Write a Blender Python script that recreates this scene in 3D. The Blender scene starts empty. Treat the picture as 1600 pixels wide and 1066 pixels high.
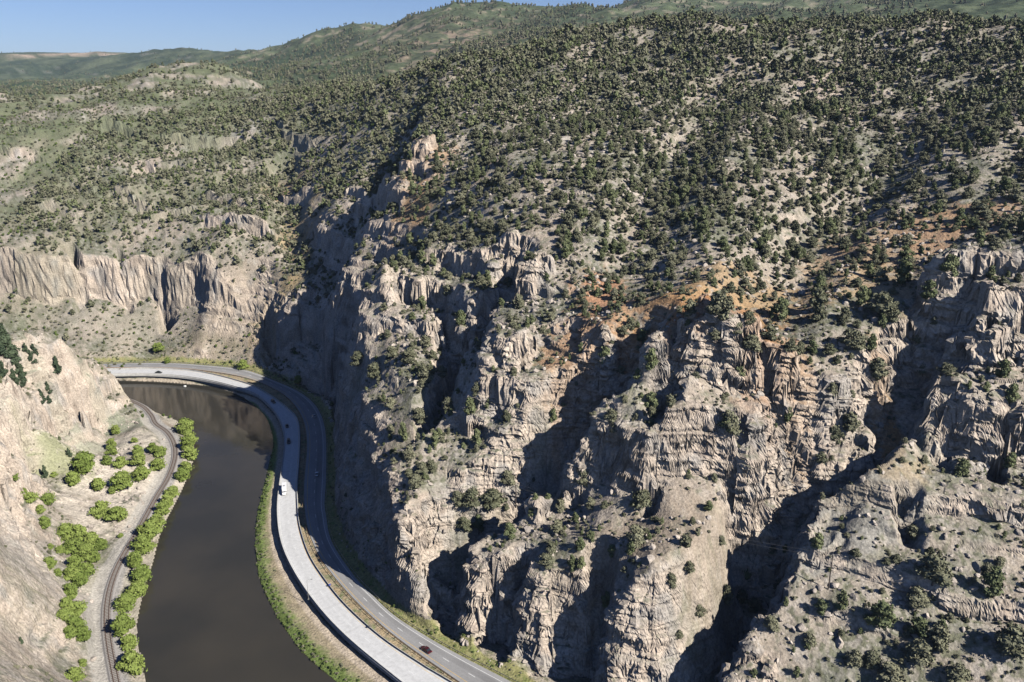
import bpy, bmesh, math, random
import numpy as np
from mathutils import Vector, Matrix
SC = bpy.context.scene
COL = SC.collection
# ------------------------------------------------------------------ camera, sky, sun, exposure
PITCH = math.radians(17.5); FPX = 1246.0; CAMZ = 200.0
cd = bpy.data.cameras.new('camera'); cam = bpy.data.objects.new('camera', cd); COL.objects.link(cam)
cd.sensor_width = 36.0; cd.lens = 36.0*FPX/1600.0; cd.clip_start = 1.0; cd.clip_end = 60000.0
cam.location = (0, 0, CAMZ); cam.rotation_euler = (math.pi/2-PITCH, 0, 0)
SC.camera = cam
SUN_EL = math.radians(36.0); SUN_AZ = math.atan2(0.81, -0.585)      # sun azimuth, clockwise from +Y
wd = bpy.data.worlds.new('World'); SC.world = wd; wd.use_nodes = True
nt = wd.node_tree; bg = nt.nodes['Background']; sk = nt.nodes.new('ShaderNodeTexSky')
sk.sky_type = 'NISHITA'; sk.sun_disc = False; sk.sun_elevation = SUN_EL; sk.sun_rotation = SUN_AZ
sk.altitude = 1500; sk.air_density = 1.0; sk.dust_density = 0.1; sk.ozone_density = 1.5
bg.inputs['Strength'].default_value = 0.05; tint = nt.nodes.new('ShaderNodeMix'); tint.data_type = 'RGBA'; tint.blend_type = 'MULTIPLY'; tint.inputs[0].default_value = 1; tint.inputs[7].default_value = (.80, .90, 1.22, 1)
nt.links.new(sk.outputs[0], tint.inputs[6]); nt.links.new(tint.outputs[2], bg.inputs['Color'])
sl = bpy.data.lights.new('sun', 'SUN'); so = bpy.data.objects.new('sun', sl); COL.objects.link(so)
sl.energy = 5.0; sl.angle = math.radians(0.5); sl.color = (1.0, 0.95, 0.87)
sdir = Vector((math.sin(SUN_AZ)*math.cos(SUN_EL), math.cos(SUN_AZ)*math.cos(SUN_EL), math.sin(SUN_EL)))
so.rotation_euler = sdir.to_track_quat('Z', 'Y').to_euler(); so.location = (200, -100, 600)
SC.view_settings.view_transform = 'Standard'; SC.view_settings.look = 'None'
SC.view_settings.exposure = 0.66; SC.view_settings.gamma = 1.0; SC.view_settings.use_curve_mapping = False
SC.cycles.max_bounces = 5; SC.cycles.diffuse_bounces = 0; SC.cycles.glossy_bounces = 2
SC.cycles.transmission_bounces = 2; SC.cycles.volume_bounces = 0; SC.cycles.transparent_max_bounces = 4

# ------------------------------------------------------------------ numeric helpers
CP, SP = math.cos(PITCH), math.sin(PITCH)
def ray(u, v):
    a = (v-533.0)/FPX; r = (u-800.0)/FPX
    return r, CP-a*SP, -(SP+a*CP)
def P(u, v, z):                      # photo pixel on the level plane z
    x, y, d = ray(u, v); k = (CAMZ-z)/(-d)
    return (x*k, y*k)
def PY(u, v, Y):                     # photo pixel at forward distance Y
    x, y, d = ray(u, v); k = Y/y
    return (x*k, Y, CAMZ+d*k)
def proj(X, Y, Z):
    dz = Z-CAMZ; dep = Y*CP-dz*SP; up = Y*SP+dz*CP
    dep = np.maximum(dep, 1e-3)
    return 800+FPX*X/dep, 533-FPX*up/dep
def sst(a, b, x):
    t = np.clip((x-a)/(b-a), 0, 1); return t*t*(3-2*t)
_rng = np.random.RandomState(7)
_perm = _rng.permutation(512).astype(np.int32)
_g2 = _rng.uniform(0, 2*np.pi, 512); _gx = np.cos(_g2).astype(np.float32); _gy = np.sin(_g2).astype(np.float32)
_g3 = _rng.normal(size=(512, 3)); _g3 = (_g3/np.linalg.norm(_g3, axis=1, keepdims=True)).astype(np.float32)
def noise2(x, y, s=0):
    x = np.asarray(x, np.float32); y = np.asarray(y, np.float32)
    xi = np.floor(x).astype(np.int32); yi = np.floor(y).astype(np.int32); fx = x-xi; fy = y-yi
    u = fx*fx*fx*(fx*(fx*6-15)+10); v = fy*fy*fy*(fy*(fy*6-15)+10)
    def h(i, j): return _perm[(_perm[(xi+i+s*37) & 511]+yi+j) & 511]
    def g(k, a, b): return _gx[k]*a+_gy[k]*b
    n00 = g(h(0, 0), fx, fy); n10 = g(h(1, 0), fx-1, fy); n01 = g(h(0, 1), fx, fy-1); n11 = g(h(1, 1), fx-1, fy-1)
    return 1.45*((n00*(1-u)+n10*u)*(1-v)+(n01*(1-u)+n11*u)*v)
def noise3(x, y, z, s=0):
    x = np.asarray(x, np.float32); y = np.asarray(y, np.float32); z = np.asarray(z, np.float32)
    xi = np.floor(x).astype(np.int32); yi = np.floor(y).astype(np.int32); zi = np.floor(z).astype(np.int32)
    fx = x-xi; fy = y-yi; fz = z-zi
    u = fx*fx*(3-2*fx); v = fy*fy*(3-2*fy); w = fz*fz*(3-2*fz)
    def c(i, j, k):
        q = _g3[_perm[(_perm[(_perm[(xi+i+s*31) & 511]+yi+j) & 511]+zi+k) & 511]]
        return q[..., 0]*(fx-i)+q[..., 1]*(fy-j)+q[..., 2]*(fz-k)
    a = (c(0, 0, 0)*(1-u)+c(1, 0, 0)*u)*(1-v)+(c(0, 1, 0)*(1-u)+c(1, 1, 0)*u)*v
    b = (c(0, 0, 1)*(1-u)+c(1, 0, 1)*u)*(1-v)+(c(0, 1, 1)*(1-u)+c(1, 1, 1)*u)*v
    return 1.5*(a*(1-w)+b*w)
def fbm(x, y, o=4, s=0, gain=.5):
    r = 0; a = 1.0
    for i in range(o):
        r = r+a*noise2(x, y, s+i); x = x*2.03+11.3; y = y*2.03+5.7; a *= gain
    return r
def ridged(x, y, o=4, s=0):
    r = 0; a = 1.0
    for i in range(o):
        r = r+a*(1-2*np.abs(noise2(x, y, s+i))); x = x*2.1+3.1; y = y*2.1+7.7; a *= .5
    return r*.55
def crom(pts, n=8):                  # smooth a polyline (Catmull-Rom)
    p = np.array(pts, float); q = np.vstack([2*p[0]-p[1], p, 2*p[-1]-p[-2]]); out = []
    for i in range(1, len(q)-2):
        for t in np.linspace(0, 1, n, endpoint=False):
            a, b, c, d = q[i-1], q[i], q[i+1], q[i+2]
            out.append(.5*((2*b)+(c-a)*t+(2*a-5*b+4*c-d)*t*t+(3*b-3*c+d-a)*t**3))
    out.append(q[-2]); return np.array(out)
def resample(p, n):
    d = np.concatenate([[0], np.cumsum(np.linalg.norm(np.diff(p, axis=0), axis=1))]); t = np.linspace(0, d[-1], n)
    return np.stack([np.interp(t, d, p[:, k]) for k in range(p.shape[1])], 1)
def extend(p, a, b):                 # lengthen both ends of a polyline
    p = np.array(p, float); d0 = p[0]-p[1]; d1 = p[-1]-p[-2]
    r = [p]
    if a: r.insert(0, (p[0]+d0/np.linalg.norm(d0[:2])*a)[None])
    if b: r.append((p[-1]+d1/np.linalg.norm(d1[:2])*b)[None])
    return np.vstack(r)
def pdist(X, Y, pl, maxd=60.0):
    """signed distance to a polyline (left side positive) and the length fraction of the nearest point"""
    pl = np.asarray(pl, float); shp = X.shape; X = X.ravel(); Y = Y.ravel()
    best = np.full(X.shape, 1e9, np.float32); sg = np.ones(X.shape, np.float32); tt = np.zeros(X.shape, np.float32)
    m = np.where((X > pl[:, 0].min()-maxd) & (X < pl[:, 0].max()+maxd) & (Y > pl[:, 1].min()-maxd) & (Y < pl[:, 1].max()+maxd))[0]
    if len(m):
        x = X[m]; y = Y[m]; b = best[m]; s = sg[m]; t_ = tt[m]
        L = np.concatenate([[0], np.cumsum(np.linalg.norm(np.diff(pl[:, :2], axis=0), axis=1))])
        for i in range(len(pl)-1):
            ax, ay = pl[i, :2]; dx, dy = pl[i+1, :2]-pl[i, :2]; l2 = dx*dx+dy*dy+1e-9
            t = np.clip(((x-ax)*dx+(y-ay)*dy)/l2, 0, 1); ex = x-ax-t*dx; ey = y-ay-t*dy; d = ex*ex+ey*ey
            k = d < b
            b = np.where(k, d, b); s = np.where(k, np.where(dx*(y-ay)-dy*(x-ax) >= 0, 1, -1), s)
            t_ = np.where(k, (L[i]+t*(L[i+1]-L[i]))/L[-1], t_)
        best[m] = b; sg[m] = s; tt[m] = t_
    d = np.sqrt(best)
    return (d*sg).reshape(shp), tt.reshape(shp)
def inside(X, Y, poly):
    r = np.zeros(X.shape, bool); n = len(poly)
    for i in range(n):
        x0, y0 = poly[i][:2]; x1, y1 = poly[(i+1) % n][:2]
        if y0 == y1: continue
        r ^= ((y0 > Y) != (y1 > Y)) & (X < (x1-x0)*(Y-y0)/(y1-y0)+x0)
    return r

# ------------------------------------------------------------------ lines of the place, traced from the photograph
ZD, ZA, ZR, ZP, ZW = 10.8, 9.8, 9.2, 8.0, 6.5          # concrete deck, asphalt, railway bed, riverside path, water
deck_out = [(166,586),(220,585),(280,588),(340,598),(399,616),(416,630),(430,645),(440,666),(444,690),(440,729),(434,771),(432,799),(437,846),(452,883),(478,926),(515,972),(558,1013),(624,1066)]
deck_in = [(166,577),(235,576),(310,581),(385,599.5),(419,616),(447,636),(464,653),(469,678),(468,718),(465,757),(465.5,789),(469,823),(483,866),(506,903.5),(541,947),(598,998),(667,1044),(704,1066)]
asph_in = [(166,575),(250,575.3),(310,578.5),(385,590.5),(430,608),(450,621),(467,641.6),(477,664),(480,701),(476,743),(475,785),(479,815),(486,843),(506,880.5),(541,923.6),(587,969.5),(638,1010),(719,1066)]
asph_out = [(166,568.5),(250,567),(310,570),(382,578),(433,596.6),(467,612),(490,630),(503,652),(509,680),(510,720),(509,757),(507,785),(509,803),(518,846),(552,898),(581,929),(615,961),(667,995),(724,1027),(796,1064)]
track = [(236,654),(243,662),(260,674),(272,693),(274,715),(266,740),(256,760),(243,780),(219.5,824),(199,858),(179,898.5),(169,936),(167,976),(174,1027),(182,1066)]
bank_l = [(172,594),(188,606),(205,628),(240,644),(262,650),(285,662),(300,680),(304,705),(298,735),(285,765),(270,795),(252,830),(242,870),(228,915),(218,955),(214,985),(222,1030),(230,1066)]
bank_r = [(172,594),(250,597),(300,601),(330,604),(372,617),(400,636),(417,655),(427,690),(420,725),(411,765),(402,800),(399,830),(399,865),(405,905),(425,950),(440,975),(466,1012),(500,1045),(526,1066)]
def line(px, z, a=150, b=110): return resample(crom(extend([P(u, v, z)+(z,) for u, v in px], a, b), 6), 160)
L_do = line(deck_out, ZD); L_di = line(deck_in, ZD); L_ai = line(asph_in, ZA); L_ao = line(asph_out, ZA)
L_tr = line(track, ZR, 0, 80); L_tr = resample(crom(np.vstack([[(-420,496,ZR),(-330,494,ZR),(-264,486,ZR),(-237,471,ZR),(-222,454,ZR)], L_tr[5::8]]), 6), 160)
L_bl = line(bank_l, ZW, 140, 110); L_br = line(bank_r, ZW, 140, 110)
# the river west of the headland runs parallel to the road
wl = np.array([(-620, 511, ZW), (-420, 510, ZW), (-320, 508, ZW)]); wr = np.array([(-620, 532, ZW), (-420, 529, ZW), (-320, 526, ZW)])
L_bl = np.vstack([wl, L_bl[L_bl[:, 0] > -290]]); L_br = np.vstack([wr, L_br[L_br[:, 0] > -300]])
RIVER = np.vstack([L_bl, L_br[::-1]])

# ------------------------------------------------------------------ base relief: thin-plate surface through surveyed points
COLS = {
 1780: [(1066,179.4),(900,203.7),(730,228.9),(600,248.3),(450,283.2),(300,349.2),(200,409.3),(100,485.0),(54,539.3)],
 1600: [(1066,185),(900,210),(730,236),(600,256),(450,292),(300,360),(200,422),(100,500),(42,556)],
 1475: [(1066,188),(900,213),(730,240),(600,260),(430,312),(300,378),(200,445),(100,530),(44,612)],
 1350: [(1066,191),(900,216),(730,244),(600,265),(430,326),(300,394),(200,465),(100,557),(36,645)],
 1175: [(1066,197),(900,222),(750,249),(620,264.5),(540,282),(450,314.6),(300,394),(200,468),(100,564),(40,651)],
 1000: [(1066,201),(930,219),(775,250),(650,262),(540,280),(450,314),(300,400),(200,489),(100,609),(42,709)],
 900: [(1066,226),(925,233),(775,262),(650,278),(540,305),(450,340),(300,412),(200,500),(100,630),(54,720)],
 800: [(925,241),(800,265),(700,282),(600,302),(500,329),(400,369),(300,426),(200,513),(100,653),(84,690)],
 700: [(870,258),(770,280),(650,306),(550,345),(450,382),(350,432),(250,505),(150,620),(103,700)],
 600: [(650,326),(550,362),(450,420),(350,490),(250,585),(150,715),(128,770)],
 535: [(600,378),(545,397),(450,490),(350,560),(250,665),(150,815),(138,870)],
 470: [(570,506),(530,520),(500,527),(465,540),(400,565),(350,607),(250,718),(150,893),(140,940)],
 360: [(500,566),(450,578),(400,595),(300,702),(220,800),(150,960),(130,1050),(112,1180)],
 250: [(520,575),(440,612),(380,637),(300,704),(200,825),(150,930),(120,1080),(106,1150)],
 100: [(520,575),(440,612),(380,640),(300,710),(220,800),(170,930),(150,1040)],
 -50: [(520,575),(440,612),(380,645),(300,715),(220,800),(170,930),(150,1040)],
 -250: [(520,575),(440,612),(380,645),(300,715),(220,800),(170,930),(150,1040)],
}
def off_pts(L, s, st):
    d = np.gradient(L[:, :2], axis=0); d /= np.linalg.norm(d, axis=1, keepdims=True); return (L[:, :2]+np.stack([-d[:, 1], d[:, 0]], 1)*s)[::st]
ctl = []
for u, cl in COLS.items():
    for v, Y in cl: ctl.append(PY(u, v, Y))
    x, y, z = PY(u, cl[-1][0], cl[-1][1])            # the ground beyond each crest falls away
    ctl.append((x*1.12, y*1.12, z-4-y*.012)); ctl.append((x*1.35, y*1.35, z-30-y*.05))
for u, v, z in [(530,560,59),(545,602,57),(560,650,55),(580,700,52),(600,757,50),(612,800,49),(640,812,50),(0,1066,42),(60,1000,25),(125,1066,13),(0,900,50),(60,860,24),(0,800,50),(0,706,52),(60,712,28),(100,700,17),(0,600,62),(100,600,44),(0,548,68),(100,552,58),(150,590,33),(163,575,32),(140,565,40),(185,610,24),(205,632,16),(130,640,24),(170,652,17),(220,680,11),(100,850,14),(120,930,13),(130,780,13.5),(200,740,11),(-150,800,78),(-150,1066,72),(-150,600,92),(-60,560,80),(60,650,46),(150,640,22)]:
    ctl.append(P(u, v, z)+(z,))
ctl += [(-236,450,21),(-247,461,29),(-257,471,36),(-226,438,15),(-250,440,42),(-278,466,42),(-300,470,30),(-430,470,8),(-600,470,20),(-300,440,42),(-420,430,70),(-600,400,120),(-500,300,140),(-330,200,110),(-300,100,110),(-620,200,170),
        (0,150,12),(-60,100,9),(60,150,16),(150,60,30),(140,140,34),(280,80,60),(420,200,120),(450,330,185),(600,420,260),(700,150,160),(900,300,300),(880,700,320),(880,1100,300),(0,1400,190),(500,1400,250),(-650,1400,200),(-650,900,170),(-650,700,120)]
for L, z, st in ((L_ao, ZA, 7), (L_di, ZA, 7), (L_bl, ZW-1, 9), (L_br, ZW, 9), (L_tr, ZR, 8)):
    for p in L[2:-2:st]: ctl.append((p[0], p[1], z))
for p in off_pts(L_ao, 5.5, 6):
    if 262 < p[1] < 440: ctl.append((p[0], p[1], 12.0))
ctl = np.array(ctl, float)
keep = []
for i, c in enumerate(ctl):
    if all(np.hypot(*(c[:2]-ctl[j, :2])) > 4 for j in keep): keep.append(i)
ctl = ctl[keep]
def tps_fit(c, lam):
    n = len(c); D = np.hypot(c[:, None, 0]-c[None, :, 0], c[:, None, 1]-c[None, :, 1])/100
    K = np.where(D > 0, D*D*np.log(D+1e-12), 0)+lam*np.eye(n)
    Q = np.hstack([np.ones((n, 1)), c[:, :2]/100]); A = np.block([[K, Q], [Q.T, np.zeros((3, 3))]])
    return np.linalg.solve(A, np.concatenate([c[:, 2], np.zeros(3)]))
def tps_eval(c, w, X, Y):
    shp = X.shape; X = X.ravel()/100; Y = Y.ravel()/100; out = np.empty(X.shape)
    for s in range(0, len(X), 8000):
        x = X[s:s+8000, None]; y = Y[s:s+8000, None]; r2 = (x-c[None, :, 0]/100)**2+(y-c[None, :, 1]/100)**2
        out[s:s+8000] = (.5*r2*np.log(r2+1e-12))@w[:len(c)]+w[-3]+w[-2]*x[:, 0]+w[-1]*y[:, 0]
    return out.reshape(shp)
W = tps_fit(ctl, .004)
BX0, BY0, BS = -700, 30, 5.0
gx = np.arange(BX0, 1000, BS); gy = np.arange(BY0, 1560, BS)
BASE = tps_eval(ctl, W, *np.meshgrid(gx, gy)).astype(np.float32)
def gsample(G, x, y, x0, y0, st):
    fx = np.clip((x-x0)/st, 0, G.shape[1]-1.001); fy = np.clip((y-y0)/st, 0, G.shape[0]-1.001)
    i = fx.astype(int); j = fy.astype(int); a = fx-i; b = fy-j
    return (G[j, i]*(1-a)+G[j, i+1]*a)*(1-b)+(G[j+1, i]*(1-a)+G[j+1, i+1]*a)*b
def base(x, y): return gsample(BASE, np.asarray(x, float), np.asarray(y, float), BX0, BY0, BS)
def hitf(f, u, v, y0=90, y1=1500):
    dx, dy, dz = ray(u, v); Y = np.arange(y0, y1, .5); k = Y/dy
    X = dx*k; Z = CAMZ+dz*k; g = f(X, Y); b = np.where(Z < g)[0]
    i = b[0] if len(b) else len(Y)-1
    return float(X[i]), float(Y[i]), float(g[i])
def hits(px, **k): return [hitf(base, u, v, **k)[:2] for u, v in px]

# cliffs: (line along the middle of the face, height, half-width of the face, fade)
CLIFFS = [
 ([(-160,438),(-40,438),(100,440),(200,441),(290,446),(340,452)], 30, 4, 26, .1),
 ([(432,508),(470,500),(520,508),(562,520)], 22, 3, 14),
 ([(496,556),(526,610),(550,670),(573,730),(590,790),(600,850)], 9, 2, 8),
 ([(625,835),(645,865),(700,905),(760,945),(830,982),(900,1008),(980,1045)], 20, 2.5, 13),
 ([(858,720),(930,728),(1000,712),(1060,700),(1130,712),(1210,735)], 21, 2.2, 13),
 ([(1075,585),(1130,590),(1200,612),(1245,630)], 15, 2, 9),
 ([(725,612),(780,628),(845,640)], 8, 1.8, 8), ([(600,500),(650,505),(700,510)], 6, 2, 6),
 ([(1262,640),(1340,655)], 8, 2, 7),
 ([(1425,640),(1500,655),(1600,675),(1720,690)], 20, 2.2, 12), ([(1490,560),(1600,570),(1700,580)], 8, 1.8, 7), ([(1490,490),(1600,480),(1700,480)], 11, 2, 8),
 ([(1235,745),(1340,755),(1440,785),(1520,795),(1640,800)], 6.5, 1.2, 6), ([(1260,872),(1340,895),(1420,920),(1520,940),(1660,960)], 5.5, 1.2, 5),
 ([(1050,1040),(1120,1052),(1190,1075)], 13, 2.5, 9), ([(1290,985),(1340,995),(1400,1010)], 4, 1.5, 4),
 ([(1190,655),(1215,700)], 6, 2, 5), ([(850,512),(900,520),(965,535)], 7, 2, 6), ([(1380,830),(1500,850),(1620,870)], 3, 1.5, 4),
 ([(640,262),(672,270)], 10, 3, 8), ([(550,300),(625,318)], 13, 2.5, 9), ([(628,430),(685,438)], 9, 2, 7), ([(690,400),(800,385)], 10, 2.5, 8),
 ([(315,362),(415,366)], 11, 3, 11, .5), ([(220,258),(310,268)], 10, 3, 12, .5), ([(265,222),(400,218)], 11, 5, 14, .5), ([(185,300),(240,330)], 9, 2.5, 9),
 ([(150,195),(212,212)], 14, 5, 14), ([(495,352),(565,362)], 11, 2.5, 8), ([(786,452),(832,455)], 10, 2.5, 6), ([(860,300),(905,310)], 4, 2, 5),
 ([(-60,655),(20,650),(60,640),(110,625),(150,612),(172,606)], 22, 4, 14),([(-60,590),(20,588),(80,580)], 12, 3, 8), ([(-60,745),(0,740),(50,735)], 16, 4, 12), ([(0,240),(60,250)], 9, 3, 10),
 ([(310,562),(420,572),(455,585)], 5, 1.5, 5), ([(760,790),(830,830)], 8, 2.5, 7), ([(1000,560),(1045,575)], 8, 2, 6), ([(0,205),(60,215)], 6, 3, 8), ([(60,330),(140,345)], 6, 2.5, 8), ([(430,205),(500,228)], 7, 3, 9), ([(320,318),(385,330)], 8, 2.5, 9), ([(235,350),(300,343)], 7, 2.5, 8), ([(560,362),(620,380)], 7, 2.5, 7), ([(100,285),(160,300)], 6, 3, 9), ([(440,290),(480,300)], 6, 2.5, 8),
]
# gullies: (line, depth at each end, half-width, kind of wall)
GULLIES = [
 ([(1012,478),(965,560),(895,615),(845,690),(775,760),(705,812),(650,880),(625,945)], (8,17,23,27,25,24,22,16), 14),
 ([(1475,520),(1400,600),(1345,650),(1262,690),(1215,770),(1190,850),(1120,940),(1050,1010),(975,1066)], (15,18,18,23,27,28,25,22,20), 14),
 ([(800,398),(770,470),(725,530),(690,590),(640,660),(560,740)], (11,19,18,11,6,3), 12),
 ([(570,470),(525,520),(497,560),(468,600)], (5,15,20,18), 13),
 ([(690,868),(706,930),(700,985)], (14,18,15), 7), ([(815,908),(785,960),(765,1020)], (12,20,16), 8), ([(925,935),(930,1000),(925,1060)], (14,20,18), 6.5),
 ([(1080,545),(1050,590),(1000,640),(960,680)], (6,12,7,3), 9), ([(440,250),(450,330),(490,400),(520,450)], (6,9,9,5), 22), ([(625,430),(680,470),(720,530)], (8,10,6), 8),
 ([(1150,700),(1165,770)], (6,4), 5), ([(1030,700),(1020,760)], (7,5), 4), ([(900,690),(890,760)], (6,3), 4), ([(1330,750),(1300,850)], (3,3), 7),
 ([(1420,770),(1428,830)], (7,4), 4), ([(1480,640),(1475,700)], (7,4), 5), ([(1570,650),(1560,720)], (8,4), 6), ([(1400,240),(1330,300),(1230,420),(1180,480)], (4,6,6,4), 22),
 ([(1130,130),(1020,300),(1000,430)], (4,7,5), 26), ([(640,160),(600,260),(560,360)], (5,8,6), 30), ([(112,405),(118,470)], (10,6), 5), ([(256,448),(262,485)], (12,10), 8), ([(188,415),(192,470)], (5,4), 3.5),
 ([(418,500),(424,545)], (14,12), 6), ([(590,800),(600,860)], (6,5), 6),
]
CLW = []
for q in CLIFFS: CLW.append((crom(hits(q[0]), 4),)+tuple(q[1:4])+((q[4] if len(q) > 4 else 1.0),))
GUW = []
for pl, dp, hw in GULLIES: GUW.append((np.array(hits(pl)), dp, hw))
# separate knolls and pillars: centre pixel, height, radii along x and y
KNOLLS = [(1552,478,19,25,15),(1120,560,11,15,9),(1330,620,7,11,8),(650,262,8,11,9),(700,870,8,4.5,5),(1215,590,6,8,6),(830,440,8,8,8),(640,850,8,14,9),(585,310,5,14,8),
          (1000,500,4,4,3),(1530,540,6,10,7),(1470,650,5,8,7),(300,98,6,60,50),(1290,850,4,8,5),(800,560,7,12,10),(780,600,5,14,9),(470,480,6,12,8)]
KNW = [hitf(base, u, v)[:2]+(h, rx, ry) for u, v, h, rx, ry in KNOLLS]

# where bare rock stands: near the cliff lines and along the gully walls
MX0, MY0, MS = -420, 60, 2.0
_mx, _my = np.meshgrid(np.arange(MX0, 520, MS), np.arange(MY0, 1100, MS))
RMASK = np.zeros(_mx.shape, np.float32)
for pl, h, hw, fd, ro in CLW:
    d, t = pdist(_mx, _my, pl, 30); d = np.abs(d); RMASK = np.maximum(RMASK, (1-sst(hw+1, hw+4+h*.3, d))*min(1, .45+h/22)*ro)
for pl, dp, hw in GUW:
    d, t = pdist(_mx, _my, pl, 40); d = np.abs(d); dep = np.interp(t, np.linspace(0, 1, len(dp)), dp)
    RMASK = np.maximum(RMASK, (1-sst(.3, .75, np.abs(d/hw-.65)))*np.clip(dep/15-.55, 0, .6)*(d < 200))
for kx, ky, h, rx, ry in KNW:
    q = ((_mx-kx)/rx)**2+((_my-ky)/ry)**2; RMASK = np.maximum(RMASK, (1-sst(1.0, 2.2, q))*(.9 if h > 5 and rx < 40 else 0))
for bu, bv, br in [(1120,610,34),(1500,600,50),(1650,600,60),(760,620,26),(830,620,20),(1350,640,22),(1000,700,30),(1450,700,30),(700,900,30),(850,980,30),(600,760,24),(560,650,22),(1100,1040,26),(1420,790,18)]:
    hx, hy, _ = hitf(base, bu, bv); q = ((_mx-hx)**2+(_my-hy)**2)/br**2; RMASK = np.maximum(RMASK, .4*np.exp(-1.5*q))
SOFT = np.zeros_like(RMASK)
for bu, bv, br in [(980,830,16),(1060,830,24),(1120,820,18),(1000,900,7),(1080,900,9),(880,860,14),(960,890,8),(720,790,12),(860,640,12),(780,760,12),(560,610,12),(1000,600,10),(900,800,12),(1350,730,16),(1450,720,16),(1340,830,14),(1450,850,14),(1350,930,16),(1500,900,14),(640,640,18),(700,620,14),(660,720,14),(600,560,16),(940,620,8),(40,900,22),(30,1020,16),(90,680,14)]:
    hx, hy, _ = hitf(base, bu, bv); q = ((_mx-hx)**2+(_my-hy)**2)/br**2; RMASK *= 1-.85*np.exp(-1.2*q)      ; SOFT = np.maximum(SOFT, np.exp(-1.2*q))   # open scree between the outcrops
def rmask(X, Y): return gsample(RMASK, X, Y, MX0, MY0, MS).astype(np.float32)
def softm(X, Y): return gsample(SOFT, X, Y, MX0, MY0, MS).astype(np.float32)
FX0, FY0, FS = -660, 60, 1.5
_fx, _fy = np.meshgrid(np.arange(FX0, 190, FS), np.arange(FY0, 640, FS))
class SD:                            # signed distance to a long line, tabulated once
    def __init__(self, L, n=90):
        self.g = np.clip(pdist(_fx, _fy, resample(L, n), 1e4)[0], -400, 400).astype(np.float32)
    def __call__(self, X, Y):
        r = gsample(self.g, X, Y, FX0, FY0, FS).astype(np.float32)
        o = (X < FX0) | (X > 188) | (Y < FY0) | (Y > 638); return np.where(o, 900.0, r)
S_ao, S_di, S_do, S_tr = SD(L_ao), SD(L_di), SD(L_do), SD(L_tr); S_bl, S_br = SD(L_bl), SD(L_br)
_ri = inside(_fx, _fy, RIVER); S_rv = SD(L_br); S_rv.g = np.where(_ri, 1, -1)*np.minimum(np.abs(S_bl.g), np.abs(S_br.g))
def corridor(X, Y, H):
    """flatten the ground for the river, road and railway"""
    ao = S_ao(X, Y); di = S_di(X, Y); rv = S_rv(X, Y); riv = (rv > 0) & (rv < 800); db = np.abs(S_br(X, Y)); dl = np.abs(S_bl(X, Y))
    n1 = noise2(X/6, Y/6, 3); n2 = noise2(X/3, Y/3, 4)
    w = 1-sst(2.5, 10, ao); ledge = ZA-.25+np.clip(ao, 0, 10)*.16
    H = np.where((ao < 10) & (ao > -60) & (di > -1.0) & ~riv, H*(1-w)+ledge*w, H)
    rs = (di < -1.0) & (ao < 0) & ~riv & (db < dl-4) & (db < 60)
    bankz = np.minimum(ZP+.3*n1, ZW+.2+.5*np.minimum(db, 40)+.2*n2)
    H = np.where(rs, bankz, H)
    tr = S_tr(X, Y); a = np.abs(tr); wt = 1-sst(3.4, 8, a)
    H = np.where(~riv & ~rs & (a < 8), np.maximum(H*(1-wt)+(ZR-.25)*wt, ZW+.2), H)
    cap = ZW+.3+.55*dl+.25*n1
    H = np.where(~riv & ~rs & (tr > 3) & (dl < 26), np.minimum(H, cap), H)
    H = np.where(~riv & ~rs & (dl < 8), np.minimum(H, ZW+.3+1.3*dl+.3*n2), H)
    H = np.where(riv, np.minimum(ZW-.35-.3*np.minimum(np.abs(rv), 12), H), H)
    return np.where(~riv, np.maximum(H, ZW+.15), H)
def flatmask(X, Y):
    ao = S_ao(X, Y); tr = S_tr(X, Y); dl = np.abs(S_bl(X, Y)); db = np.abs(S_br(X, Y))
    m = np.where(ao > 0, sst(2, 9, ao), np.where((db < dl) & (ao > -400), sst(60, 70, -ao), 1))
    return m*sst(4, 11, np.abs(tr))*sst(3, 12, dl)
def cells(x, y, seed):
    """a constant random vector for every cell of an irregular mosaic: flat faces with sharp joints"""
    x = np.asarray(x, np.float32); y = np.asarray(y, np.float32); xi = np.floor(x).astype(np.int32); yi = np.floor(y).astype(np.int32)
    bd = np.full(x.shape, 9, np.float32); bi = np.zeros(x.shape, np.int32)
    for i in (-1, 0, 1):
        for j in (-1, 0, 1):
            h = _perm[(_perm[(xi+i+seed*13) & 511]+yi+j) & 511]; d = (xi+i+.5+.45*_gx[h]-x)**2+(yi+j+.5+.45*_gy[h]-y)**2; k = d < bd; bd = np.where(k, d, bd); bi = np.where(k, h, bi)
    h2 = _perm[(bi+77) & 511]; return _gx[bi]*(.3+.7*(h2/511.)), _gy[bi]*(.3+.7*(h2/511.))
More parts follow.
